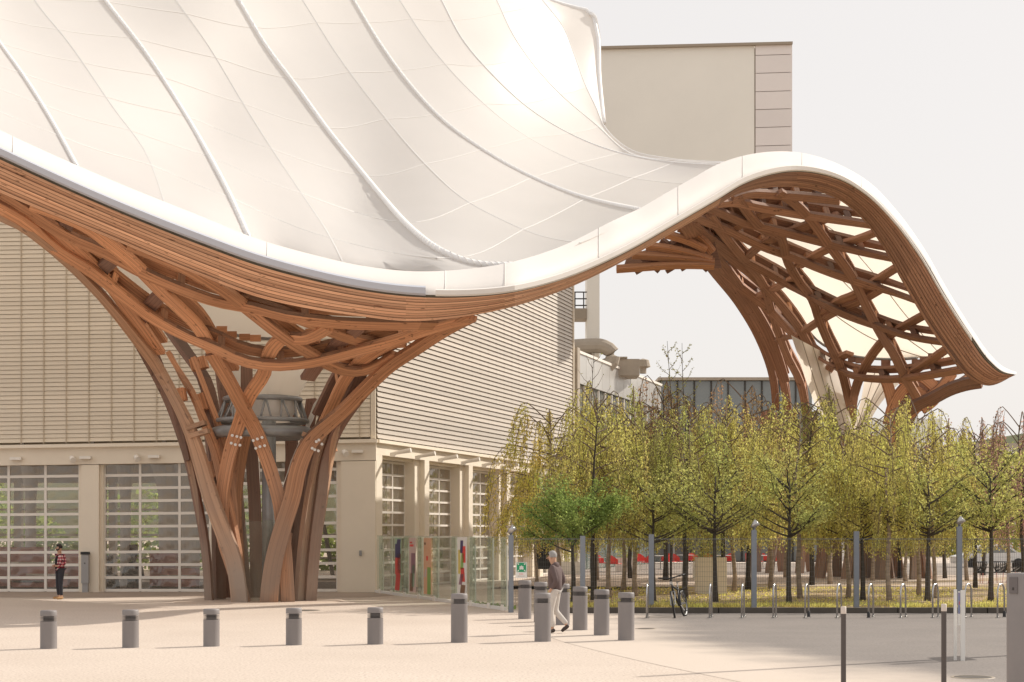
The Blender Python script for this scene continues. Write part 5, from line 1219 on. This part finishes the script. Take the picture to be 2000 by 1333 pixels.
# grass and litter in the bed
n = 14000; x = rs.uniform(0.8, 17, n); y = 46.95+rs.exponential(.9, n); y = np.where(rs.uniform(size=n) < .18, rs.uniform(47, 64, n), y); keep = (x > 0.7+(y-46.9)*.22) & (y < 65); x, y = x[keep], y[keep]; nn = np.sin(x*2.1+y)+np.sin(x*.7-y*1.9); k2 = nn > -.6; x, y = x[k2], y[k2]
cen = np.c_[x, y, np.full(len(x), .12)]; d = np.tile(np.array([[0, 0, 1.6]]), (len(x), 1))
tag(add('grass', leaf_mesh('grass', cen, d, .12, LF['birch'], rs, .16)), kind='stuff')
n = 9000; x = rs.uniform(1.2, 18, n); y = rs.uniform(47, 64, n); cen = np.c_[x, y, np.full(n, .155)]; tag(add('fallen_leaves', leaf_mesh('fallen_leaves', cen, rs.normal(size=(n, 3))*np.array([[3, 3, .1]]), .07, LF['gold'], rs, .6)), kind='stuff')
n = 500; t_ = rs.uniform(.2, 1, n); x = A0.x+(A1.x-A0.x)*t_+.25+rs.normal(size=n)*.1; y = A0.y+(A1.y-A0.y)*t_; sel = (t_ > .75); 
tag(add('weeds', leaf_mesh('weeds', np.c_[x[sel], y[sel], np.full(sel.sum(), .01)], np.tile(np.array([[0, 0, 1.]]), (sel.sum(), 1)), .12, LF['green'], rs, .5)), kind='stuff')

# ================= terrace furniture =================
def chair_meshes():
    seat = MB(); rows = []
    for k in range(9):
        s = k/8; row = []
        for j in range(9):
            a = -1.15+2.3*j/8; r = .27+.05*s; z = .44+(.40 if s > .5 else .0)*max(0, (s-.5)*2)
            row.append(Vector((math.sin(a)*r*(.6+.5*min(1, s*2)), math.cos(a)*r*min(1, s*2), .43 if s <= .5 else .43+(s-.5)*2*(.16+.26*math.cos(a)**2))))
        rows.append(row)
    seat.grid(rows); seat.box(-.22, .22, -.18, .2, .41, .44)
    leg = MB().tube([Vector((0, 0, 0)), Vector((0, 0, .42))], .014, 6)
    return seat.mesh('shell', MATS['red'], True), leg.mesh('leg', MATS['white_frame'])
shell_m, leg_m = chair_meshes()
black_shell = MB()
for k in range(12):
    a = -1.2+2.4*k/11; black_shell.tube([Vector((math.sin(a)*.18, math.cos(a)*.1, .42)), Vector((math.sin(a)*.33, math.cos(a)*.3, .62)), Vector((math.sin(a)*.36, math.cos(a)*.33, .85))], .016, 5)
    b = a+.25; black_shell.tube([Vector((math.sin(b)*.2, math.cos(b)*.12, .45)), Vector((math.sin(a-.2)*.35, math.cos(a-.2)*.32, .8))], .014, 4)
black_shell.box(-.25, .25, -.25, .12, .40, .44); black_shell.tube([Vector((math.sin(a)*.36, math.cos(a)*.33, .85)) for a in np.linspace(-1.3, 1.3, 12)], .022, 6)
bsm = black_shell.mesh('wire_shell', MATS['black']); legr = MB().tube([Vector((0, 0, 0)), Vector((0, 0, .42))], .014, 6).mesh('leg', MATS['red_dull'])
def chair(px, py, rz, lab, sm, lm, grp, nm):
    Y = gy(py)*.998; Y = F*(CH-.14)/(py-HZ); t = thing(nm, lab, 'chair', ((px-1000)/F*Y, Y, .141), rz, grp)
    add('shell', sm, t)
    for sx in (-1, 1):
        for sy in (-1, 1): o = add('leg', lm, t); o.location = (sx*.19, sy*.16, 0); o.rotation_euler = (-sy*.12, sx*.12, 0)
rc = [(1180, 1116, 1.2, 'red chair with white legs at the west end of the terrace'), (1203, 1118, 2.2, 'red chair turned sideways beside the second white trunk'), (1253, 1112, .5, 'red chair beside the fence post by the bicycle'), (1262, 1115, -1.0, 'red chair half hidden behind the bicycle fence post'), (1300, 1111, 3.5, 'red chair above the bicycle saddle'), (1312, 1113, 1.0, 'red chair close to the mottled birch'), (1326, 1112, 2.0, 'red chair directly behind the bicycle handlebar'), (1355, 1110, .3, 'red chair west of the first planter'), (1385, 1112, 2.8, 'red chair between the two dark trunks'), (1396, 1110, 1.3, 'red chair touching the round-headed tree trunk'), (1424, 1111, -.5, 'red chair east of the planters'), (1467, 1110, 2.1, 'red chair seen under the third hoop birch'), (1480, 1112, .6, 'red chair beside the lamp-topped fence post'), (1500, 1110, 1.9, 'red chair by the tall weeping birch'), (1513, 1111, 3.0, 'easternmost red chair on the terrace')]
for px, py, rz, lab in rc: chair(px, py, rz, lab, shell_m, leg_m, 'red terrace chairs', 'terrace_chair')
for px, py, rz, lab in ((1917, 1140, 2.2, 'black wire armchair with red legs by the dark birch'), (1953, 1139, 3.3, 'black wire armchair behind the last cycle hoop'), (1985, 1137, 3.6, 'black wire armchair behind the service pillar')): chair(px, py, rz, lab, bsm, legr, 'black wire armchairs', 'wire_armchair')
top_m = MB().box(-.4, .4, -.4, .4, .71, .74).mesh('table_top', MATS['white_paint']); tl_m = MB().lathe([(.22, 0), (.2, .02), (.03, .04), (.03, .70)], 12).mesh('pedestal', MATS['grey_steel'])
for px, py, lab in ((1168, 1117, 'white table at the west end of the terrace'), (1290, 1112, 'white table between the bicycle and the fence post'), (1340, 1110, 'white table beyond the mottled birch'), (1411, 1111, 'white table near the white planters'), (1490, 1111, 'white table next to the easternmost red chairs')):
    Y = F*(CH-.14)/(py-HZ); t = thing('terrace_table', lab, 'table', ((px-1000)/F*Y, Y, .141), .3, 'white terrace tables'); add('table_top', top_m, t); add('pedestal', tl_m, t)
for px, py, w_, h_, lab in ((1374, 1131, .85, .75, 'tall white planter box beyond the round-headed tree'), (1388, 1160, .95, 1.2, 'pale stone block planter behind the second hoop'), (1112, 1122, 1.0, .6, 'white planter box near the hall windows'), (1220, 1117, .9, .7, 'white planter box between two red chairs')):
    Y = F*(CH-.14)/(py-HZ); t = thing('planter', lab, 'planter', ((px-1000)/F*Y, Y, .141), 0, 'white planters'); m = MB()
    for q in range(4): M_ = Matrix.Rotation(q*math.pi/2, 4, 'Z'); m.box(-w_/2, w_/2-.051, -w_/2, -w_/2+.05, 0, h_, M_)
    obj('box', m, MATS['white_paint'] if h_ < 1 else MATS['render_cream'], t); obj('soil', MB().box(-w_/2+.05, w_/2-.05, -w_/2+.05, w_/2-.05, .1, h_-.08), MATS['soil'], t)
    rs = np.random.RandomState(int(px)); c_ = rs.normal(size=(500, 3))*np.array([[.22, .22, .3]])+np.array([[0, 0, h_+.35]]); add('shrub', leaf_mesh('shrub', c_, np.zeros((500, 3)), .09, LF['olive'], rs), t)
# dark menu board near the hall windows
Y = 78.0; t = thing('notice_board', 'dark rectangular notice board standing near the hall windows', 'board', ((1065-1000)/F*Y, Y, .0)); obj('board', MB().box(-.4, .4, -.04, .04, .5, 2.1), MATS['black'], t)
for s in (-1, 1): obj('leg', MB().box(s*.36-.03, s*.36+.03, -.03, .03, 0, .5), MATS['black'], t)
# white car far back on the right
Y = 100.0; t = thing('parked_car', 'white car seen through the trunks far behind the wire armchairs', 'car', ((1935-1000)/F*Y, Y, .0))
prof = [(-2.1, .35), (-2.15, .75), (-1.5, .92), (-.8, 1.40), (.7, 1.43), (1.4, .98), (2.05, .88), (2.15, .4)]
m = MB(); n = len(prof); m.v = [(x, -.85, z) for x, z in prof]+[(x, .85, z) for x, z in prof]; m.f = [tuple(range(n)), tuple(range(n, 2*n))[::-1]]+[(k, n+k, n+(k+1) % n, (k+1) % n) for k in range(n)]; m.uv = [(0,0)]*(2*n+4*n)
obj('body', m, MATS['car_white'], t)
m = MB(); m.quad((-1.35, -.856, .95), (1.2, -.856, .98), (.65, -.856, 1.36), (-.75, -.856, 1.33)); obj('side_window', m, MATS['glass_dark'], t)
for s in (-1.35, 1.35): obj('wheel', MB().lathe([(0, -.88), (.2, -.89), (.32, -.87), (.33, -.7), (0, -.7)], 18).mesh and MB().tube([Vector((s, -.89, .33)), Vector((s, -.68, .33))], .33, 18), MATS['black'], t)

# ================= bicycle =================
bp = G(1309, 1206); bike = thing('bicycle', 'black city bicycle parked against the cycle stand by the wire fence', 'bicycle', (bp.x, bp.y, 0), 0)
bike.rotation_euler = (0, 0, 0)
MbB = Matrix.Rotation(R(-90-20), 4, 'Z') @ Matrix.Rotation(R(9), 4, 'X')      # local x forward along the bike, leaning
bike.matrix_world = Matrix.Translation((bp.x+.26, bp.y+.05, 0)) @ MbB
def wheel(cx, parent, turn=0):
    Mw = Matrix.Translation((cx, 0, .34)) @ Matrix.Rotation(turn, 4, 'Z')
    o = obj('wheel', MB().tube([Mw @ Vector((.30*math.cos(a), 0, .30*math.sin(a))) for a in np.linspace(0, 2*math.pi, 33)], .012, 6, cap=False), MATS['grey_steel'], parent)
    obj('tyre', MB().tube([Mw @ Vector((.325*math.cos(a), 0, .325*math.sin(a))) for a in np.linspace(0, 2*math.pi, 33)], .028, 8, cap=False), MATS['black'], o, True)
    m = MB()
    for k in range(16): a = k*math.pi/8; m.tube([Mw @ Vector((0, .02*(-1)**k, 0)), Mw @ Vector((.3*math.cos(a), 0, .3*math.sin(a)))], .0025, 3, cap=False)
    obj('spokes', m, MATS['stainless'], o); obj('hub', MB().tube([Mw @ Vector((0, -.05, 0)), Mw @ Vector((0, .05, 0))], .025, 8), MATS['stainless'], o)
wheel(-.52, bike); wheel(.53, bike, .25)
V = lambda *a: Vector(a)
m = MB()
for a, b, r in ((V(-.08,0,.30), V(-.2,0,.78), .022), (V(-.08,0,.30), V(.34,0,.74), .028), (V(-.18,0,.70), V(.33,0,.82), .024), (V(.34,0,.70), V(.31,0,.9), .026)): m.tube([a, b], r, 8)
for s in (-1, 1):
    m.tube([V(-.08, s*.03, .30), V(-.52, s*.06, .34)], .010, 6); m.tube([V(-.19, s*.02, .72), V(-.52, s*.06, .34)], .009, 6)
obj('frame', m, MATS['black'], bike, True)
m = MB()
for s in (-1, 1): m.tube([V(.36, s*.05, .66), V(.45, s*.06, .5), V(.53+.02*s, s*.06, .34)], .011, 6)
m.box(.33, .39, -.06, .06, .655, .68); obj('fork', m, MATS['grey_steel'], bike)
obj('handlebar', MB().tube([V(.20, -.33, 1.06), V(.27, -.22, 1.05), V(.33, -.05, 1.02), V(.33, .05, 1.02), V(.27, .22, 1.05), V(.20, .33, 1.06)], .018, 8), MATS['black'], bike, True); obj('stem', MB().tube([V(.31, 0, .9), V(.30, 0, 1.0), V(.33, 0, 1.02)], .015, 8), MATS['black'], bike)
for s in (-1, 1): obj('grip', MB().tube([V(.16, s*.36, 1.065), V(.24, s*.27, 1.055)], .022, 8), MATS['black'], bike); obj('brake_lever', MB().tube([V(.27, s*.2, 1.03), V(.25, s*.30, 1.0)], .007, 5), MATS['black'], bike)
obj('saddle', MB().grid([[V(-.38, -.08, .90), V(-.38, 0, .92), V(-.38, .08, .90)], [V(-.25, -.07, .89), V(-.25, 0, .92), V(-.25, .07, .89)], [V(-.08, -.02, .88), V(-.08, 0, .90), V(-.08, .02, .88)]]), MATS['black'], bike, True); obj('seat_post', MB().tube([V(-.2, 0, .76), V(-.23, 0, .9)], .013, 8), MATS['stainless'], bike)
obj('crank', MB().tube([V(-.08, -.12, .46), V(-.08, -.05, .3), V(-.08, .05, .3), V(-.08, .12, .14)], .009, 6), MATS['stainless'], bike)
for s in (-1, 1): obj('pedal', MB().box(-.13, -.03, s*.16-.04, s*.16+.04, (.46 if s < 0 else .14)-.012, (.46 if s < 0 else .14)+.012), MATS['black'], bike)
obj('rack', MB().box(-.75, -.33, -.07, .07, .72, .735).box(-.56, -.54, -.07, -.055, .36, .72).box(-.56, -.54, .055, .07, .36, .72), MATS['black'], bike)
obj('mudguard', MB().sweep([V(-.52+.365*math.cos(a), 0, .34+.365*math.sin(a)) for a in np.linspace(.3, 3.0, 14)], [V(math.cos(a), 0, math.sin(a)) for a in np.linspace(.3, 3.0, 14)], .05, .004), MATS['black'], bike)
obj('lamp', MB().box(.36, .42, -.03, .03, .86, .93), MATS['stainless'], bike)

# ================= people =================
def skin(name, nodes, edges, m, parent, sub=2):
    me = bpy.data.meshes.new(name); me.from_pydata([n_[:3] for n_ in nodes], edges, []); o = bpy.data.objects.new(name, me); C.objects.link(o)
    sk = o.modifiers.new('skin', 'SKIN'); sk.use_smooth_shade = True
    for i, n_ in enumerate(nodes):
        v = me.skin_vertices[0].data[i]; r = n_[3]; v.radius = (r, r) if not isinstance(r, tuple) else r; v.use_root = (i == 0)
    ss = o.modifiers.new('sub', 'SUBSURF'); ss.levels = sub; ss.render_levels = sub
    dg = bpy.context.evaluated_depsgraph_get(); dg.update(); ev = o.evaluated_get(dg); res = bpy.data.meshes.new_from_object(ev)
    bpy.data.objects.remove(o); res.name = name; res.materials.clear(); res.materials.append(m); res.polygons.foreach_set('use_smooth', [True]*len(res.polygons))
    ob = bpy.data.objects.new(name, res); C.objects.link(ob); ob.parent = parent; return ob
def person(label, loc, rz, pose, mats, hair):
    """local frame: +x is the way the person faces, +y the left hand side"""
    t = thing('person', label, 'person', loc, rz); J = pose
    nd = []; ed = []
    def N(p, r): nd.append((*p, r)); return len(nd)-1
    pel = N(J['pelvis'], .10); sp = N(J['spine'], .095); ch = N(J['chest'], (.115, .10)); nk = N(J['neck'], .055); hb = N(J['headbase'], .075); hm_ = N(J['headmid'], .098); ht = N(J['headtop'], .075)
    ed += [(pel, sp), (sp, ch), (ch, nk), (nk, hb), (hb, hm_), (hm_, ht)]
    hands = []
    for s in 'LR':
        sh = N(J['sh'+s], .050); el = N(J['el'+s], .043); wr = N(J['wr'+s], .028); pa = N(J['pa'+s], .033); ed += [(ch, sh), (sh, el), (el, wr), (wr, pa)]; hands.append((Vector(J['wr'+s]), Vector(J['pa'+s])))
        hp = N(J['hp'+s], .075); kn = N(J['kn'+s], .056); an = N(J['an'+s], .036); to = N(J['to'+s], .032); ed += [(pel, hp), (hp, kn), (kn, an), (an, to)]
    body = skin('body', nd, ed, mats['skin'], t)
    # five fingers on each hand, joined into the body mesh
    m = MB()
    for wr, pa in hands:
        d = (pa-wr).normalized(); sd_ = d.cross(Vector((1, 0, .2))).normalized(); up = sd_.cross(d)
        for k, L in enumerate((.058, .072, .078, .070, .055)):
            if k == 0: m.tube([pa-d*.02+sd_*.025, pa+sd_*.05+d*.01, pa+sd_*.052+d*.04], lambda s: .010*(1-.3*s), 6); continue
            b = pa+d*.02+sd_*(.024-.016*(k-1)); m.tube([b, b+d*L*.5+up*.004, b+d*L*.85-up*.014, b+d*L-up*.026], lambda s: .0085*(1-.3*s), 6)
    # nose, ears
    H = Vector(J['headmid']); f = Vector(J['face']).normalized(); sdv = Vector((-f.y, f.x, 0))
    m.tube([H+f*.088+Vector((0,0,.005)), H+f*.118+Vector((0,0,-.028)), H+f*.095+Vector((0,0,-.04))], lambda s: .014, 6)
    for s in (-1, 1): m.tube([H+sdv*s*.088+Vector((0,0,.02)), H+sdv*s*.10-f*.012, H+sdv*s*.088+Vector((0,0,-.03))], lambda u: .015, 6)
    tmp = m.mesh('tmp', mats['skin'], True); bm = bmesh.new(); bm.from_mesh(body.data); bm.from_mesh(tmp); bm.to_mesh(body.data); bm.free()
    body.data.polygons.foreach_set('use_smooth', [True]*len(body.data.polygons))
    for s in (-1, 1): obj('eye', MB().lathe([(0, -.010), (.009, -.005), (.009, .005), (0, .010)], 8, tuple(H+f*.090+sdv*s*.034+Vector((0,0,.015)))), MATS['black'], t)
    obj('mouth', MB().tube([H+f*.092+sdv*-.02+Vector((0,0,-.062)), H+f*.098+Vector((0,0,-.06)), H+f*.092+sdv*.02+Vector((0,0,-.062))], .005, 5), MATS['lips'], t)
    # hair cap
    hp_ = []; 
    for i in range(9):
        row = []
        for j in range(17):
            th = i/8*1.9; ph = 2*math.pi*j/16; dloc = f*(math.sin(th)*math.cos(ph))+sdv*(math.sin(th)*math.sin(ph))+Vector((0,0,math.cos(th)))
            front = max(0, math.cos(ph)); lim = 1.05 if front > .45 else 1.9
            if th > lim: th2 = lim; dloc = f*(math.sin(th2)*math.cos(ph))+sdv*(math.sin(th2)*math.sin(ph))+Vector((0,0,math.cos(th2)))
            row.append(H-f*.008+Vector((0,0,.028))+Vector((dloc.x*.104, dloc.y*.104, dloc.z*.112)))
        hp_.append(row)
    obj('hair', MB().grid(hp_), hair, t, True)
    return t, J
def standard(**k): return k
mat('skin', (0.52, 0.30, 0.20), 0.6); mat('lips', (0.35, 0.14, 0.10), 0.6); mat('hair_dark', (0.03, 0.02, 0.017), 0.7, nscale=30, namt=.5); mat('hair_grey', (0.36, 0.34, 0.32), 0.8, nscale=30, namt=.6, col2=(.2, .19, .18))
mat('hoodie', (0.135, 0.095, 0.090), 0.95, nscale=12, namt=.4); mat('trousers_light', (0.62, 0.57, 0.52), 0.9, nscale=8, namt=.25); mat('jeans_black', (0.03, 0.03, 0.038), 0.9, nscale=10, namt=.4, col2=(.05, .05, .06)); mat('tan_shoe', (0.42, 0.24, 0.10), 0.7); mat('sole', (0.35, 0.3, 0.25), .7); mat('shoe_dark', (0.05, 0.035, 0.03), 0.6); mat('tee_black', (0.015, 0.014, 0.016), .9)
# plaid cloth: red and white checks with dark crossings
m_ = bpy.data.materials.new('plaid'); m_.use_nodes = True; n = m_.node_tree.nodes; l = m_.node_tree.links; bs = n['Principled BSDF']; bs.inputs['Roughness'].default_value = .95
tc = n.new('ShaderNodeTexCoord'); mp = n.new('ShaderNodeMapping'); mp.inputs['Rotation'].default_value = (0, 0, .4); l.new(tc.outputs['Object'], mp.inputs[0]); sx = n.new('ShaderNodeSeparateXYZ'); l.new(mp.outputs[0], sx.inputs[0])
def saw(src, f_):
    a = n.new('ShaderNodeMath'); a.operation = 'MULTIPLY'; a.inputs[1].default_value = f_; l.new(src, a.inputs[0]); b = n.new('ShaderNodeMath'); b.operation = 'SINE'; l.new(a.outputs[0], b.inputs[0]); c = n.new('ShaderNodeMath'); c.operation = 'GREATER_THAN'; c.inputs[1].default_value = 0; l.new(b.outputs[0], c.inputs[0]); return c.outputs[0]
av = n.new('ShaderNodeMath'); av.operation = 'ADD'; l.new(sx.outputs[0], av.inputs[0]); l.new(sx.outputs[1], av.inputs[1])
s1, s2 = saw(av.outputs[0], 62), saw(sx.outputs[2], 62); ad = n.new('ShaderNodeMath'); ad.operation = 'ADD'; l.new(s1, ad.inputs[0]); l.new(s2, ad.inputs[1]); hf_ = n.new('ShaderNodeMath'); hf_.operation = 'MULTIPLY'; hf_.inputs[1].default_value = .5; l.new(ad.outputs[0], hf_.inputs[0])
rp = n.new('ShaderNodeValToRGB'); rp.color_ramp.interpolation = 'CONSTANT'; rp.color_ramp.elements[0].color = (.62, .5, .48, 1); rp.color_ramp.elements[1].position = .75; rp.color_ramp.elements[1].color = (.05, .02, .03, 1); e = rp.color_ramp.elements.new(.3); e.color = (.42, .05, .07, 1); l.new(hf_.outputs[0], rp.inputs[0]); l.new(rp.outputs[0], bs.inputs['Base Color']); MATS['plaid'] = m_
def clothes(t, J, top, trous, shoe, rt=.0, hood=False, top_r=.02, thick=1.0):
    nd = []; ed = []
    def N(p, r): nd.append((*p, r)); return len(nd)-1
    # trousers
    pel = N((J['pelvis'][0], J['pelvis'][1], J['pelvis'][2]+.12), .142*thick)
    for s in 'LR':
        hp = N(J['hp'+s], .104); kn = N(J['kn'+s], .073); an = N((J['an'+s][0], J['an'+s][1], J['an'+s][2]+.03), .056); ed += [(pel, hp), (hp, kn), (kn, an)]
    skin('trousers', nd, ed, trous, t)
    nd, ed = [], []
    lo = N((J['pelvis'][0], J['pelvis'][1], J['pelvis'][2]-.10), (.165*thick, .158*thick)); sp = N(J['spine'], .158*thick); ch = N(J['chest'], (.185, .16)); nk = N((J['neck'][0], J['neck'][1], J['neck'][2]-.05), .07); ed += [(lo, sp), (sp, ch), (ch, nk)]
    for s in 'LR':
        sh = N(J['sh'+s], .078); el = N(J['el'+s], .06); wr = N(Vector(J['wr'+s]).lerp(Vector(J['el'+s]), .08), .043); ed += [(ch, sh), (sh, el), (el, wr)]
    o = skin('hooded_top' if hood else 'shirt', nd, ed, top, t)
    if hood: skin('hood', [(*(Vector(J['neck'])+Vector((-.085, 0, -.02))), .07), (*(Vector(J['neck'])+Vector((-.05, .085, -.01))), .045), (*(Vector(J['neck'])+Vector((-.05, -.085, -.01))), .045), (*(Vector(J['neck'])+Vector((.05, .07, -.05))), .03), (*(Vector(J['neck'])+Vector((.05, -.07, -.05))), .03)], [(0, 1), (0, 2), (1, 3), (2, 4)], top, t)
    for s in 'LR':
        a = Vector(J['an'+s]); b = Vector(J['to'+s]); d = (b-a); skin('shoe', [(*(a+Vector((0, 0, -.02))-d*.35), .045), (*(a+Vector((0, 0, -.035))), .05), (*(a.lerp(b, .6)), .045), (*(b+d*.12), .036)], [(0, 1), (1, 2), (2, 3)], shoe, t, 1)
# bearded man by the roller door: faces west (-x) with his weight on one leg, hands in front
Jm = dict(pelvis=(0,0,.94), spine=(.0,0,1.12), chest=(-.01,0,1.34), neck=(.01,0,1.50), headbase=(.02,0,1.57), headmid=(.035,0,1.66), headtop=(.03,0,1.72), face=(1,-.1,0),
  shL=(-.01,.19,1.42), elL=(-.06,.25,1.17), wrL=(.14,.13,1.08), paL=(.21,.06,1.09), shR=(-.01,-.19,1.42), elR=(-.07,-.24,1.16), wrR=(.13,-.14,1.07), paR=(.20,-.08,1.08),
  hpL=(0,.10,.90), knL=(.05,.14,.49), anL=(.03,.17,.09), toL=(.20,.20,.045), hpR=(0,-.10,.90), knR=(.0,-.14,.49), anR=(-.05,-.17,.09), toR=(.12,-.20,.045))
g_ = G(117, 1171.5)
t1, _ = person('bearded man in red plaid shirt and black jeans standing by the glazed roller door', (g_.x, g_.y, 0), R(180+42), Jm, {'skin': MATS['skin']}, MATS['hair_dark'])
clothes(t1, Jm, MATS['plaid'], MATS['jeans_black'], MATS['tan_shoe'])
H = Vector(Jm['headmid']); skin('beard', [(*(H+Vector((.075, 0, -.075))), .035), (*(H+Vector((.05, .055, -.05))), .028), (*(H+Vector((.05, -.055, -.05))), .028), (*(H+Vector((.01, .078, -.01))), .02), (*(H+Vector((.01, -.078, -.01))), .02)], [(0, 1), (0, 2), (1, 3), (2, 4)], MATS['hair_dark'], t1, 1)
skin('tee_shirt', [(.10, .0, .96, .07), (.115, .0, 1.12, .062), (.12, 0, 1.30, .06), (.06, 0, 1.43, .05)], [(0, 1), (1, 2), (2, 3)], MATS['tee_black'], t1, 1)
# grey-haired man walking away to the west, one hand in his pocket
Jw = dict(pelvis=(0,0,.93), spine=(.0,0,1.11), chest=(-.01,0,1.33), neck=(.03,0,1.49), headbase=(.05,0,1.56), headmid=(.07,0,1.645), headtop=(.065,0,1.70), face=(1,.15,-.05),
  shL=(0,.19,1.41), elL=(-.12,.24,1.14), wrL=(.02,.20,.95), paL=(.07,.17,.89), shR=(0,-.19,1.41), elR=(-.12,-.23,1.14), wrR=(.02,-.20,.95), paR=(.07,-.17,.89),
  hpL=(0,.09,.90), knL=(.07,.09,.49), anL=(.02,.09,.09), toL=(.19,.09,.04), hpR=(0,-.09,.90), knR=(.03,-.09,.48), anR=(-.24,-.09,.17), toR=(-.13,-.09,.05))
g_ = G(1084, 1237.5)
t2, _ = person('grey-haired man in dark hoodie and pale trousers walking between the tall bollards', (g_.x, g_.y, 0), R(180-22), Jw, {'skin': MATS['skin']}, MATS['hair_grey'])
clothes(t2, Jw, MATS['hoodie'], MATS['trousers_light'], MATS['shoe_dark'], hood=True)


# hedge and trees on the far side of the hall, seen through its glazing
rs = np.random.RandomState(15)
c_ = np.c_[rs.uniform(-48, -2, 9000), rs.uniform(97, 99, 9000), np.zeros(9000)]; c_[:, 2] = rs.uniform(0, 1, 9000)*(3.4+1.2*np.sin(c_[:, 0]*.8)+.8*np.sin(c_[:, 0]*2.1))
tag(add('far_hedge', leaf_mesh('far_hedge', c_, np.zeros((9000, 3)), .4, LF['green'], rs, .8)), kind='stuff')
